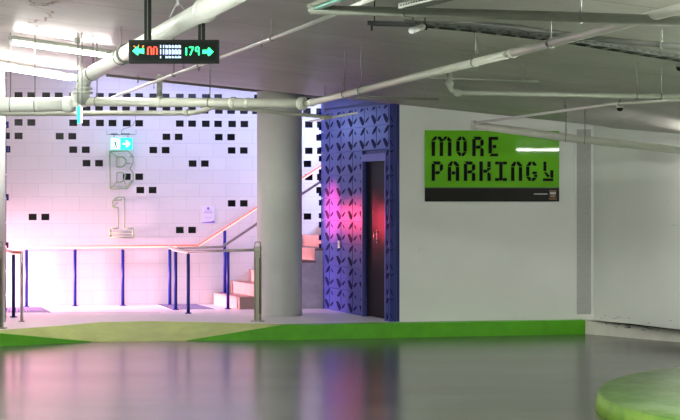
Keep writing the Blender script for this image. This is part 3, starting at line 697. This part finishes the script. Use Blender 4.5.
LET = {
 'n': (49, arch(49)),
 'M': (86, [V_(0, 22, 86), [(0, 20), (0, 16), (13, 0), (26, 0), (17, 16)], [(29, 0), (38, 0), (49, 13), (49, 22), (34, 22), (34, 15), (24, 11)],
            V_(35, 24, 86), [(49, 20), (49, 12), (56, 0), (70, 0), (62, 13)], [(73, 0), (86, 15), (86, 22), (71, 22), (66, 12)], V_(71, 24, 86)][0:7]),
 'O': (46, [[(0, 20), (15, 20), (15, 66), (0, 66)], [(31, 20), (46, 20), (46, 66), (31, 66)], [(0, 18), (14, 0), (24, 0), (22, 14), (14, 18)], [(27, 0), (33, 0), (46, 18), (32, 18), (25, 12)],
            [(0, 68), (14, 68), (22, 73), (20, 86), (13, 86)], [(46, 68), (32, 68), (25, 74), (23, 86), (33, 86)]]),
 'R': (50, [V_(0, 10, 86), [(2, 0), (34, 0), (42, 8), (32, 15), (16, 14)], [(44, 10), (50, 18), (50, 34), (40, 44), (35, 36), (35, 18)], [(16, 40), (34, 38), (38, 46), (32, 53), (16, 53)], [(40, 47), (50, 56), (50, 86), (35, 86), (35, 56)]]),
 'P': (50, [V_(0, 10, 86), [(2, 0), (34, 0), (42, 8), (32, 15), (16, 14)], [(44, 10), (50, 18), (50, 34), (40, 46), (35, 38), (35, 18)], [(16, 44), (33, 42), (38, 48), (32, 57), (16, 57)]]),
 'E': (42, [V_(0, 2, 74), [(2, 0), (42, 0), (42, 14), (17, 14)], Hh(18, 34, 36, 14), [(2, 86), (14, 74), (42, 74), (42, 86)]]),
 'A': (50, arch(50)+[Hh(17, 33, 44, 14)]),
 'K': (50, [V_(0, 0, 86), V_(35, 0, 26), [(35, 28), (50, 28), (50, 34), (40, 42), (32, 38)], [(17, 36), (30, 36), (38, 43), (30, 50), (17, 50)], [(39, 46), (50, 56), (50, 86), (35, 86), (35, 54)]]),
 'I': (52, [V_(18, 2, 84), Hh(0, 17, 0, 13), Hh(34, 52, 0, 13), Hh(0, 17, 73, 13), Hh(34, 52, 73, 13), Hh(19, 32, 0, 1)]),
 'G': (50, [[(0, 22), (15, 22), (15, 64), (0, 64)], [(0, 20), (14, 0), (25, 0), (23, 13), (14, 20)], [(28, 0), (36, 0), (48, 14), (40, 20), (27, 13)], Hh(28, 48, 44, 12), [(35, 58), (50, 58), (50, 68), (35, 68)],
            [(0, 66), (14, 66), (23, 73), (21, 86), (13, 86)], [(50, 70), (35, 70), (26, 74), (24, 86), (36, 86)]]),
 'arrow': (46, [V_(2, 0, 42, 13), [(4, 48), (14, 46), (30, 62), (22, 72)], V_(32, 38, 72, 14), Hh(0, 46, 74, 12)]),
}
def put(text, xs_, y):
    for ch, x in zip(text, xs_):
        mm = MB(); glyph(mm, LET[ch][1], x, y); o = mm.build('letter' if ch != 'arrow' else 'arrow', M['letter'], gs)
put(['M', 'O', 'R', 'E'], [70, 177, 247, 318], 72)
put(['P', 'A', 'R', 'K', 'I', 'n', 'G', 'arrow'], [70, 140, 210, 278, 347, 417, 483, 558], 181)
mm = MB(); x = 518
for w in (5, 3, 6, 4, 2, 7, 4, 3, 6, 5, 4): mm.plate(O2, U, UP, Nw, [((x-42)*KX, (358-327)*KY), ((x+w-42)*KX, (358-327)*KY), ((x+w-42)*KX, (358-322)*KY), ((x-42)*KX, (358-322)*KY)], .0252, .0265); x += w+1
mm.build('small_print', M['pale'], gs)
mm = MB(); R4 = lambda a, b, c, d: [((a-42)*KX, (358-d)*KY), ((b-42)*KX, (358-d)*KY), ((b-42)*KX, (358-c)*KY), ((a-42)*KX, (358-c)*KY)]
mm.plate(O2, U, UP, Nw, R4(584, 620, 308, 349), .0245, .0256, 2); mm.plate(O2, U, UP, Nw, R4(586, 618, 309, 312), .0252, .0262, 0); mm.plate(O2, U, UP, Nw, R4(586, 618, 345, 348), .0252, .0262, 0); mm.plate(O2, U, UP, Nw, R4(589, 615, 316, 326), .0252, .0262, 1); mm.plate(O2, U, UP, Nw, R4(591, 613, 331, 338), .0252, .0262, 0)
mm.build('logo', [M['gold'], M['pale'], mat('logo_brown', (.05, .028, .015), .5)], gs)

# grey joint cover in the corner of the wall
js = thing('joint_cover', 'tall grey metal joint cover strip on the white wall near the corner', 'strip', (0, 0, 0))
a = Vector(on_line(574.3, WALL0, U)[:2]+(0,)); b = Vector(on_line(594.0, WALL0, U)[:2]+(0,))
b = CORN-U*.012 if b.x > CORN.x-.012 else b
a = b-U*.245; jw = .245; js.location = a+U*jw*.5+UP*FZ
zt_j = CZ+(HY-127)*b.y/F; zb_j = FZ+.03
mm = MB(); e_ = .028
for r_ in ([(0, zb_j), (e_, zb_j), (e_, zt_j), (0, zt_j)], [(jw-e_, zb_j), (jw, zb_j), (jw, zt_j), (jw-e_, zt_j)], [(e_, zb_j), (jw-e_, zb_j), (jw-e_, zb_j+.035), (e_, zb_j+.035)], [(e_, zt_j-.03), (jw-e_, zt_j-.03), (jw-e_, zt_j), (e_, zt_j)]):
    mm.plate(a, U, UP, Nw, r_, .001, .014)
mm.build('rim', M['strip_rim'], js)
mm = MB(); mm.plate(a, U, UP, Nw, [(e_, zb_j+.035), (jw-e_, zb_j+.035), (jw-e_, zt_j-.03), (e_, zt_j-.03)], .001, .006)
for k in range(60):
    z = zb_j+.06+k*(zt_j-zb_j-.12)/60
    for x in (e_+.008, jw-e_-.008): mm.plate(a, U, UP, Nw, [(x-.003, z), (x+.003, z), (x+.003, z+.012), (x-.003, z+.012)], .006, .009)
mm.build('cover_plate', M['strip_grey'], js)

# ------------------------------------------------------------------ driveway island
mm = MB(); cx, cy, rx, ry = 4.29, 14.1, 2.23, 2.88; n = 96
ring = lambda s, z: [(cx+rx*s*math.cos(2*PI*i/n), cy+ry*s*math.sin(2*PI*i/n), z) for i in range(n)]
R_ = [ring(1.012, -.01), ring(1.004, .10), ring(.998, .135), ring(.985, .15), ring(.9, .152)]
vs = sum(R_, []); fs = [(k*n+i, k*n+(i+1) % n, (k+1)*n+(i+1) % n, (k+1)*n+i) for k in range(4) for i in range(n)]
mm.add(vs, fs[:2*n], 1, True); o_ = 0
for f in fs[2*n:]: mm.f.append(f); mm.m.append(0); mm.sm.append(True)
mm.f.append(tuple(4*n+i for i in range(n))); mm.m.append(0); mm.sm.append(False)
mm.f.append(tuple(reversed(range(n)))); mm.m.append(1); mm.sm.append(False)
tag(mm.build('traffic_island', [M['island'], M['island_side']], origin=(cx, cy, 0)), 'rounded green painted traffic island in the lower right', 'kerb')

# ------------------------------------------------------------------ pipes under the ceiling
def kY(k): return k*F
def pt(px, py, k): return S(px, py, k*F)
def pipe(name, label, pts, r, mt, hangers=(), couplings=(), cat='pipe', n=16, hmat=None):
    """pts [(px,py,k)], hangers: px positions, couplings: list of (px, length, scale)"""
    P = [pt(*q) for q in pts]
    t = thing(name, label, cat, P[0])
    mm = MB(); mm.tube(P, r, n); mm.build('pipe_run', mt, t)
    def at_px(px):
        for (a, A_), (b, B_) in zip(zip(pts, P), zip(pts[1:], P[1:])):
            if min(a[0], b[0]) <= px <= max(a[0], b[0]) and a[0] != b[0]:
                X0, Y0, tt = on_line(px, (A_.x, A_.y), (B_.x-A_.x, B_.y-A_.y)); return A_.lerp(B_, tt), (B_-A_).normalized()
        return P[0], (P[1]-P[0]).normalized()
    for px, ln, sc_ in couplings:
        c_, d_ = at_px(px); rr = r*sc_
        mm = MB(); mm.tube([c_-d_*ln/2, c_-d_*ln*.3, c_+d_*ln*.3, c_+d_*ln/2], [r*1.02, rr, rr, r*1.02], n)
        mm.build('coupling', mt, t)
    for px in hangers:
        c_, d_ = at_px(px); top_ = ceil_z(c_.x, c_.y)
        if top_-c_.z < r+.01: continue
        mm = MB(); B = d_.cross(UP).normalized(); C = B.cross(d_)
        mm.tube([c_+(B*math.cos(a*PI/8)+C*math.sin(a*PI/8))*(r+.004) for a in range(17)], .004, 6)
        o = mm.build('hanger', hmat or M['galv'], t)
        mm = MB(); mm.tube([(c_.x, c_.y, c_.z+r+.002), (c_.x, c_.y, top_)], .005, 6); mm.build('rod', hmat or M['galv'], o)
    return t, at_px
# big drain pipe rising towards the viewer on the left
p1, ap = pipe('drain_pipe', 'thick white pipe slanting up to the right behind the LED sign', [(84, 78, .0092), (126, 53.5, .00815), (240, -9, .0058)], .066, M['pipe_w'], hangers=(93, 121), couplings=((205, .1, 1.22),))
c_, d_ = ap(126); mm = MB(); mm.tube([c_-d_*.02, c_+d_*.02], .082, 20); mm.build('flange', M['pipe_g'], p1)
mm = MB(); A_ = pt(84, 78, .0092); B_ = pt(82, 101, .0093)
mm.tube([A_+(ap(95)[0]-A_)*.35, A_, A_+(B_-A_)*.25, B_], [.066, .072, .066, .060], 16); mm.build('elbow', M['pipe_w'], p1)
mm = MB(); q = A_.lerp(B_, .42); mm.tube([q, q-UP*.018], .088, 16); q = A_.lerp(B_, .6); mm.tube([q, q-UP*.018], .095, 16); mm.build('flange', M['pipe'], p1)
mm = MB(); mm.tube([pt(169.5, 18, .0068), pt(177.5, 1.5, .0068), pt(184.5, 10, .0068)], .0055, 6); mm.tube([pt(177.5, 6, .0068), pt(177.5, -6, .0068)], .009, 6); mm.build('hanger', M['pipe_w'], p1)
# horizontal white main
pipe('main_pipe', 'thick white horizontal pipe crossing the top left before the tiled wall', [(-30, 104.5, .0094), (74, 104.5, .0094)], .066, M['pipe_w'], hangers=(10.5, 35), couplings=((68, .09, 1.16), (37.5, .03, 1.06)))
c_ = pt(79, 100, .0094); mm = MB(); mm.bbox(c_, (.14, .12, .13), None, .03); mm.tube([c_+Vector((0, -.05, -.06)), c_+Vector((0, -.05, -.15))], .026, 10)
for i_ in range(4): a_ = PI/4+i_*PI/2; mm.tube([c_+Vector((.055*math.cos(a_), -.06, .055*math.sin(a_))), c_+Vector((.055*math.cos(a_), -.075, .055*math.sin(a_)))], .01, 6)
tag(mm.build('pipe_tee', M['pipe_w'], origin=c_), 'white bolted joint where the slanting and horizontal pipes meet', 'pipe fitting')
pipe('main_pipe', 'grey-white horizontal pipe running right from the joint to the column', [(86, 101.5, .0093), (303, 103.5, .0086)], .0415, M['pipe'], hangers=(97, 210), couplings=((160, .06, 1.25), (233.5, .06, 1.3), (248, .05, 1.15), (302, .07, 1.4)))
pipe('branch_pipe', 'lower grey-white pipe running under the main pipe, with an upward bend', [(-30, 113.7, .0099), (185, 113.0, .0096), (197, 112.2, .0095), (214, 106.5, .0092), (238, 103.5, .0090)], .0255, M['pipe'], hangers=(), couplings=((187, .06, 1.35), (205, .04, 1.15)))
pipe('thin_pipe', 'thin grey pipe passing low in front of the round column top', [(205, 107.2, .0098), (250, 109.3, .0100), (331, 117.6, .0104)], .019, M['pipe'])
pipe('thin_pipe', 'short pale conduit across the top of the blue screen', [(310.5, 121.2, .0112), (357, 113, .0108)], .012, M['pipe_w'], hangers=(325,))
pipe('riser_pipe', 'short upright stub pipe on the horizontal main below the LED sign', [(159.5, 102, .00925), (159.6, 76, .00915)], .026, M['pipe'], couplings=())
# long diagonal pipe through the middle
pipe('diagonal_pipe', 'long pale pipe slanting up right from the column top to the right edge', [(306, 104, .0086), (415, 77, .0074), (507, 54.5, .0064)], .0275, M['pipe'], hangers=(345, 361, 475), couplings=((312, .08, 1.25), (415, .03, 1.06)))
pipe('diagonal_pipe', 'pale pipe continuing the diagonal under the grey duct at top right', [(509, 54, .0064), (625, 23.5, .0053), (700, 3, .0048)], .027, M['pipe'], hangers=(551,), couplings=((513, .05, 1.25),))
pipe('thin_pipe', 'thin white pipe rising from the lower left to the top centre', [(112, 97.5, .0099), (305, 26, .0068), (376, -3, .0056)], .0135, M['pipe_w'], hangers=(174, 199, 272))
# drop and run on the right
pipe('sprinkler_pipe', 'green-grey pipe dropping from the diagonal then running right', [(449.5, 68, .0072), (449.5, 86, .0072), (451.5, 90.5, .0072), (458, 93, .0072), (700, 97.2, .0074)], .0195, M['pipe_g'], hangers=(637, 661), couplings=((458, .05, 1.45),))
c_ = pt(449.5, 84, .0072); mm = MB(); mm.tube([c_+UP*.02, c_-UP*.02], .03, 14); tag(mm.build('pipe_joint', M['pipe_g'], origin=c_), 'bulging joint at the foot of the short drop pipe', 'pipe fitting')
pipe('thin_pipe', 'short thin conduit above the green-grey pipe, with hanging drops', [(430, 77.6, .0083), (538, 81.3, .0080)], .0115, M['pipe_g'], hangers=(523,))
pipe('thin_pipe', 'short dull conduit near the ceiling above the blue screen corner', [(356, 97, .0104), (439, 99.2, .0102)], .012, M['pipe_g'], hangers=(425,))
pipe('thin_pipe', 'thin pipe rising right across the ceiling above the green sign', [(474, 123.2, .0108), (609, 104.3, .0094), (700, 98.5, .0086)], .0145, M['pipe'], hangers=(620,))
pipe('sloping_pipe', 'pale pipe sloping down right in front of the green sign top', [(474, 125, .0108), (562, 137.2, .0106), (700, 152.3, .0104)], .042, M['pipe'], hangers=(566, 585), couplings=((474, .05, 1.2),))
# grey duct across the top right
pipe('service_duct', 'dark grey round duct crossing the top right of the ceiling', [(311, 9.5, .00570), (440, 13, .0055), (560, 16.5, .0053), (700, 21.5, .0050)], .0270, M['pipe_g'], hangers=(405, 581), couplings=((560, .05, 1.04),), n=20)
pipe('conduit', 'dark conduit running behind the grey duct at the upper right', [(430, 18.5, .0066), (520, 28, .0064), (610, 40, .0062), (700, 48.5, .0060)], .018, M['pipe_d'], hangers=(662,))

# cable trays
def tray(label, pts, w, h, step, mt, mt2, name='cable_tray'):
    P = [pt(*q) for q in pts]; t = thing(name, label, 'cable tray', P[0])
    rail_n, rail_f, hl = MB(), MB(), MB()
    for A_, B_ in zip(P, P[1:]):
        d = (B_-A_); L_ = d.length; d.normalize(); s_ = d.cross(UP).normalized(); s_ = s_ if s_.y > 0 else -s_; u = s_.cross(d); u = u if u.z > 0 else -u
        rail_n.box((A_+B_)/2, (L_+.01, .004, h), (d, s_, u)); rail_f.box((A_+B_)/2+s_*w, (L_+.01, .004, h), (d, s_, u))
        k = int(L_/step)
        for i in range(k):
            c = A_+d*((i+.5)*L_/k); rg = MB(); rg.box(c+s_*w/2-u*(h/2-.002), (.028, w, .005), (d, s_, u)); rg.build('rung', mt2, t)
            for j in (0, .5): hl.box(c+d*(j*step)-s_*.0025, (.018, .0012, h*.32), (d, s_, u))
    rail_n.build('side_rail', mt, t); rail_f.build('side_rail', mt, t); hl.build('slot_row', M['dark'], t)
    return t
tray('long perforated cable tray slanting across the upper right ceiling', [(405, 21.5, .0060), (470, 27.5, .0060), (510, 32, .0060), (570, 39, .0060), (700, 60, .0061)], .13, .028, .10, M['tray'], M['tray_r'])
tray('short pale cable tray end at the top edge right of centre', [(399, 6, .0053), (470, -12, .0049)], .10, .03, .06, M['galv'], M['galv'])
tb = pt(391, 23.6, .0060); te = pt(367.5, 22.8, .0061); te2 = pt(416, 23.8, .0060); mm = MB()
d = (te2-te).normalized(); s_ = Vector((-d.y, d.x, 0)).normalized()
mm.box((te+te2)/2+s_*.05, ((te2-te).length, .10, .026), (d, s_, UP)); mm.box(te-UP*.02+s_*.05, (.008, .01, .05), (d, s_, UP))
for xx in (te+d*.02, te2-d*.05): mm.tube([xx+s_*.05, Vector((xx.x+s_.x*.05, xx.y+s_.y*.05, ceil_z(xx.x, xx.y)))], .004, 6)
tag(mm.build('cable_trunking', M['dark'], origin=te), 'black metal trunking piece at the left end of the long cable tray', 'trunking')
# small white spot lamp hanging under the tray
sp = thing('spot_lamp', 'small white cylinder lamp with black joint under the cable tray', 'lamp', pt(425, 26, .0059))
mm = MB(); a_, b_ = pt(411.5, 30.5, .0058), pt(423, 26.8, .0060); mm.tube([a_, b_], .0185, 16); mm.build('lamp_body', M['white_plastic'], sp)
mm = MB(); c_ = pt(425, 27, .0060); mm.bbox(c_, (.028, .028, .034), None, .005); mm.tube([c_, Vector((c_.x, c_.y, ceil_z(c_.x, c_.y)))], .004, 6); mm.build('joint', M['dark'], sp)
mm = MB(); c_ = pt(414.5, 33.5, .0058); mm.tube([c_+UP*.012, c_], .004, 6); mm.build('sensor', M['steel'], sp)
# rusty crack wandering over the slab at the top left
cp = [(28, -2), (34, 3), (46, 3.5), (58, 1.5), (40, 5), (32, 5.5), (42, 8.5), (54, 11.5), (47, 13), (50, 17), (43, 20.5), (35, 20), (30, 23.5), (37, 26), (31, 28)]
cpt = [atc(x, y, .0015) for x, y in cp]; mm = MB(); fine = []
for A_, B_ in zip(cpt, cpt[1:]):
    for k_ in range(4):
        q = A_.lerp(B_, k_/4)+Vector((random.uniform(-.02, .02), random.uniform(-.05, .05), 0)); fine.append(Vector((q.x, q.y, ceil_z(q.x, q.y)-.0015)))
for A_, B_ in zip(fine, fine[1:]):
    w0, w1 = random.uniform(.012, .04), random.uniform(.012, .04)
    mm.add([A_+Vector((-.006, -w0, 0)), A_+Vector((.006, w0, 0)), B_+Vector((.006, w1, 0)), B_+Vector((-.006, -w1, 0))], [(0, 1, 2, 3)])
o = mm.build('trim_8', mat('rusty_crack', (.22, .13, .08), .7, scale=8, c2=(.34, .26, .20)), rec=False); struct(o)
# dome camera on the ceiling, smoke detector
def ceiling_dome(name, label, cat, px, py, r, mt, mt2):
    p = atc(px, py, r*.6); zc = ceil_z(p.x, p.y); t = thing(name, label, cat, (p.x, p.y, zc))
    mm = MB(); mm.tube([(p.x, p.y, zc+.002), (p.x, p.y, zc-.025)], [r*1.1, r*1.1], 20); mm.build('base', mt, t)
    mm = MB(); K = 6; mm.tube([(p.x, p.y, zc-.025-r*math.sin(i*PI/2/K)) for i in range(K)], [r*math.cos(i*PI/2/K) for i in range(K)], 20); mm.build('dome', mt2, t)
ceiling_dome('dome_camera', 'small black dome camera on the ceiling above the joint strip', 'camera', 620, 107.5, .035, M['pipe'], M['dark'])
ceiling_dome('dome_camera', 'small dark dome camera at the right edge below the cable tray', 'camera', 680, 66, .030, M['pipe_g'], M['dark'])
ceiling_dome('smoke_detector', 'round grey detector on the ceiling beside the upper left tube light', 'detector', 77.5, 40, .03, M['housing'], M['housing'])
# small sprinkler drops hanging from the ceiling
def sprinkler(px, py, label):
    p = atc(px, py, .09); zc = ceil_z(p.x, p.y); mm = MB()
    mm.tube([(p.x, p.y, zc), (p.x, p.y, p.z+.02)], .005, 6); mm.tube([(p.x, p.y, p.z+.02), (p.x, p.y, p.z)], [.011, .007], 8); mm.tube([(p.x, p.y, p.z-.004), (p.x, p.y, p.z-.008)], .016, 8); mm.tube([(p.x, p.y, p.z-.006), (p.x, p.y, p.z+.01)], .003, 6)
    o = mm.build('sprinkler', M['galv'], origin=(p.x, p.y, zc)); return tag(o, label, 'sprinkler', 'sprinkler heads on the ceiling')
for px, py, lb in ((138, 82, 'small sprinkler head left of the upright stub pipe, before the tiles'), (154, 88, 'sprinkler head close beside the upright stub pipe'), (184, 68, 'sprinkler head just under the left half of the LED sign'),
                   (199, 70, 'sprinkler head just under the right half of the LED sign'), (262, 46, 'sprinkler head beside the thin pipe, right of the LED sign'), (477, 53, 'sprinkler head above the diagonal pipe, centre right'),
                   (344, 85, 'sprinkler head above the diagonal pipe near the column'), (565, 107, 'sprinkler head over the right end of the green sign')):
    sprinkler(px, py, lb)

# LED parking sign on two black posts
k = .0065; Ys = k*F; g = k
ls = thing('led_sign', 'hanging black LED parking sign with green arrows and red digits', 'sign', S(173.7, 40, Ys))
O = S(128.6, 63.2, Ys); X_ = Vector((1, 0, 0)); YN = Vector((0, -1, 0))
mm = MB(); mm.plate(O, X_, UP, YN, [(0, 0), (90.2*g, 0), (90.2*g, 23.5*g), (0, 23.5*g)], -.07, 0)
mm.build('casing', M['dark'], ls, bevel=.004)
mm = MB(); mm.plate(O, X_, UP, YN, [(3*g, 2.5*g), (87*g, 2.5*g), (87*g, 21*g), (3*g, 21*g)], .0002, .002); mm.build('screen', M['screen'], ls)
def led(name, mt, polys):
    mm = MB()
    for pl in polys: mm.plate(O, X_, UP, YN, [((x-128.6)*g, (63.2-y)*g) for x, y in pl], .0022, .004)
    return mm.build(name, mt, ls)
rc = lambda x0, x1, y0, y1: [(x0, y1), (x1, y1), (x1, y0), (x0, y0)]
led('left_arrow', M['led_g'], [[(132.5, 51), (137, 46.8), (138.5, 46.8), (138.5, 49), (141, 49), (144, 48), (144, 54), (141, 53), (138.5, 53), (138.5, 55), (137, 55)]])
led('flash_mark', M['led_o'], [[(133.5, 46.2), (134.3, 45.6), (135.8, 47), (135, 47.4)], rc(138.3, 139, 44.8, 46.2), [(142, 47), (143.5, 45.4), (144.2, 46), (142.8, 47.5)]])
def digit0(x): return [rc(x, x+1.4, 48, 54.6), rc(x+3.4, x+4.8, 48, 54.6), rc(x+.9, x+3.9, 46.6, 47.7)]
led('red_digits', M['led_r'], digit0(147.3)+digit0(152.9))
tx = []
for rr, (y0, y1) in enumerate(((45.0, 48.0), (49.3, 54.4), (56.0, 58.2))):
    tx += [rc(160.2, 161.2, y0, y1), rc(163, 164.2, y0, y1)] if rr < 2 else [rc(160.2, 161.2, y0, y1)]
    x = 165.6
    for w in ([2.3, 2.6, 2.2, 2.5, 2.3], [2.5, 2.2, 2.6, 2.3, 2.4], [2.2, 2.5, 2.4, 2.3, 2.6])[rr]:
        tx += [rc(x, x+w*.42, y0, y1), rc(x+w*.6, x+w, y0+.5, y1)] ; x += w+.85
led('white_text', M['led_w'], tx)
led('green_digits', M['led_g'], [rc(185.6, 187, 47.8, 55.2), rc(189.2, 193.6, 46.8, 47.9), [(192.2, 48.4), (193.6, 48.4), (190.8, 55.2), (189.6, 55.2)], rc(195.2, 196.4, 47.6, 51), rc(198.2, 199.5, 47.6, 55.2), rc(196, 198.8, 46.8, 47.9), rc(196, 198.2, 50.6, 51.8)])
led('right_arrow', M['led_g'], [[(202.5, 50), (208, 50), (208, 47.8), (209.4, 47.8), (213.6, 51.8), (209.4, 55.8), (208, 55.8), (208, 53.6), (202.5, 53.6)]])
for px in (147.2, 201.2):
    p = S(px, 41, Ys); mm = MB(); h = ceil_z(p.x, Ys)-p.z
    mm.bbox((p.x, Ys+.035, p.z+h/2), (6.8*g, .045, h), None, .004)
    o = mm.build('hanging_post', M['dark'], ls)
    mm = MB(); mm.box((p.x, Ys+.035-.0235, p.z+h/2), (.8*g, .002, h*.98)); mm.build('channel', M['pipe_d'], o)

# ------------------------------------------------------------------ tube lights
def batten(label, a, b, tm, offs=(0,), hw=.07, rods=(), group='fluorescent tube lights'):
    A_, B_ = Vector(a), Vector(b); d = (B_-A_).normalized(); s_ = Vector((-d.y, d.x, 0)).normalized(); u = d.cross(s_); u = u if u.z > 0 else -u
    t = thing('tube_light', label, 'light', (A_+B_)/2+u*.03, group)
    mm = MB(); mm.bbox((A_+B_)/2+u*.045, (hw, .04, (B_-A_).length), (s_, u, d), .008); mm.build('housing', M['housing'], t)
    for o_ in offs:
        mm = MB(); mm.tube([A_+s_*o_+d*.03, B_+s_*o_-d*.03], .0145, 12); mm.build('tube', tm, t)
        mm = MB(); mm.bbox(A_+s_*o_+d*.015+u*.008, (.03, .04, .028), (s_, u, d), .004); mm.bbox(B_+s_*o_-d*.015+u*.008, (.03, .04, .028), (s_, u, d), .004); mm.build('tube_holder', M['white_plastic'], t)
    return t
La, Lb = atc(9.5, 42.5, .10), atc(111, 57, .10)
batten('lit tube light at upper left with its end beside the white pipe', La, Lb, M['tube'], (0,))
La, Lb = atc(-30, 62.5, .12), atc(75.5, 79.5, .12)
batten('lit double tube light at the far left over the tiled wall', La, Lb, M['tube'], (-.055, .055), hw=.10)
# unlit fitting, turquoise reflection painted on its tubes, at the top centre
La, Lb = pt(311.5, 8.5, .00575), pt(372, -14, .0051)
bt_ = thing('tube_light', 'unlit tube fitting with turquoise sheen at the top centre', 'light', (La+Lb)/2)
d = (Lb-La).normalized(); s_ = Vector((-d.y, d.x, 0)).normalized(); u = d.cross(s_); u = u if u.z > 0 else -u
mm = MB(); mm.bbox((La+Lb)/2+u*.012, (.05, .026, (La-Lb).length), (s_, u, d), .006); mm.build('housing', M['pipe_g'], bt_)
for o_ in (-.014, .012):
    mm = MB(); mm.tube([La+s_*o_-u*.012, Lb+s_*o_-u*.012], .0085, 10); mm.build('tube', M['tube_dim'], bt_)
# lit battens of the garage bay outside the frame (right, and over the driveway behind the viewpoint)
def cb(x, y, d=.12): return Vector((x, y, ceil_z(x, y)-d))
batten('lit tube light over the driveway beyond the right edge of the photo', cb(3.98, 20.4, .07), cb(3.80, 18.95, .07), M['tube_r'], (0,))
batten('lit tube light over the driveway nearest the traffic island', cb(3.1, 10.0), cb(3.3, 8.5), M['tube_n'], (-.05, .05), hw=.1)
batten('lit tube light over the driveway left of the viewpoint', cb(-2.6, 9.6), cb(-2.4, 8.1), M['tube_n'], (-.05, .05), hw=.1)
batten('lit tube light over the driveway straight above the viewpoint', cb(.2, 3.6), cb(.3, 2.1), M['tube_n'], (-.05, .05), hw=.1)

batten('added fill tube light beside the right wall of the driveway, out of frame', cb(4.3, 12.0), cb(4.7, 10.6), M['tube_n'], (-.05, .05), hw=.1)  # added fill tube, there to brighten the right wall
batten('lit double tube light left of the drain pipe, outside the left edge', cb(-4.3, 14.5), cb(-4.0, 13.0), M['tube_n'], (-.05, .05), hw=.1)
# linear wall washer under the ceiling line of the tiled wall
a = atc(106, 70.5, .05); b = atc(326, 94.5, .05); a.y = min(a.y, 25.0); a = S(106, 71, 24.6); b = S(326, 95.2, 24.9)
a.z = min(a.z, ceil_z(a.x, a.y)-.03); b.z = min(b.z, ceil_z(b.x, b.y)-.03)
mm = MB(); d = (b-a).normalized(); s_ = Vector((-d.y, d.x, 0)).normalized(); u = d.cross(s_); u = u if u.z > 0 else -u
mm.box((a+b)/2, ((b-a).length, .03, .035), (d, s_, u))
tag(mm.build('wall_washer', M['pipe_g'], origin=(a+b)/2), 'long thin dark light channel under the ceiling before the tiled wall', 'light')
def area(name, loc, target, sx, sy, W, c, spread=None):
    l = bpy.data.lights.new(name, 'AREA'); l.shape = 'RECTANGLE'; l.size = sx; l.size_y = sy; l.energy = W; l.color = c
    if spread: l.spread = spread
    o = bpy.data.objects.new(name, l); col.objects.link(o); o.location = loc
    dv = Vector(target)-Vector(loc); o.rotation_euler = dv.to_track_quat('-Z', 'Y').to_euler(); return o
mid = (a+b)/2
def spot(name, loc, target, W, c, deg, blend=1.0, size=.05):
    l = bpy.data.lights.new(name, 'SPOT'); l.energy = W; l.color = c; l.spot_size = math.radians(deg); l.spot_blend = blend; l.shadow_soft_size = size
    o = bpy.data.objects.new(name, l); col.objects.link(o); o.location = loc
    o.rotation_euler = (Vector(target)-Vector(loc)).to_track_quat('-Z', 'Y').to_euler(); return o
wl = area('wall_washer_lamp', mid+Vector((0, .05, -.03)), mid+Vector((0, 1, 0)), 3.9, .04, 31, (.50, .54, 1.0))
zx = d; zz = -(Vector((-d.y, d.x, 0)).normalized()*.62-UP*.78); zz = (zz-zx*zz.dot(zx)).normalized(); zy = zz.cross(zx)
wl.rotation_euler = Matrix((zx, zy, zz)).transposed().to_euler()
area('stairwell_lamp', (1.0, 25.35, 2.55), (-1.2, 25.7, 1.3), .5, .9, 75, (.50, .58, 1.0))
area('lobby_left_fill', (-8.2, 24.0, 1.0), (-3.5, 25.3, .2), 1.0, .7, 165, (1.0, .44, .61), math.radians(42))  # added unseen pink fill for the lower wall and floor
pl_ = (-6.2, 24.6, 1.62)
spot('pink_glow_spot', pl_, (-.08, 24.45, 1.52), 30000, (1.0, .05, .10), 9)  # this and the next two: added spots making the screen's pink glow
spot('pink_glow_spot', (-.85, 24.72, 1.45), (.18, 23.7, 1.36), 85, (1.0, .05, .12), 36)
spot('pink_glow_spot', (-6.2, 24.0, 1.6), (.46, 22.60, 1.38), 24000, (1.0, .05, .10), 5)
area('screen_blue_fill', (-.86, 24.7, 2.7), (.2, 23.4, 2.5), .3, .3, 1.3, (.35, .48, 1.0), math.radians(120))  # added unseen fill that brightens the upper blue screen

# ------------------------------------------------------------------ world, camera, view
w = bpy.data.worlds.new('world'); bpy.context.scene.world = w; w.use_nodes = True
bg = w.node_tree.nodes['Background']; bg.inputs[0].default_value = (.86, .93, .82, 1); bg.inputs[1].default_value = .85
cam = bpy.data.cameras.new('camera'); co = bpy.data.objects.new('camera', cam); col.objects.link(co)
co.location = (0, 0, CZ); co.rotation_euler = (PI/2, 0, 0)
cam.sensor_width = 36; cam.lens = 36*F/680; cam.shift_y = -(210-HY)/680; cam.clip_start = .05; cam.clip_end = 200
sc = bpy.context.scene; sc.camera = co
sc.view_settings.view_transform = 'Standard'; sc.view_settings.look = 'None'; sc.view_settings.exposure = .08; sc.view_settings.gamma = 1
sc.view_settings.use_curve_mapping = False
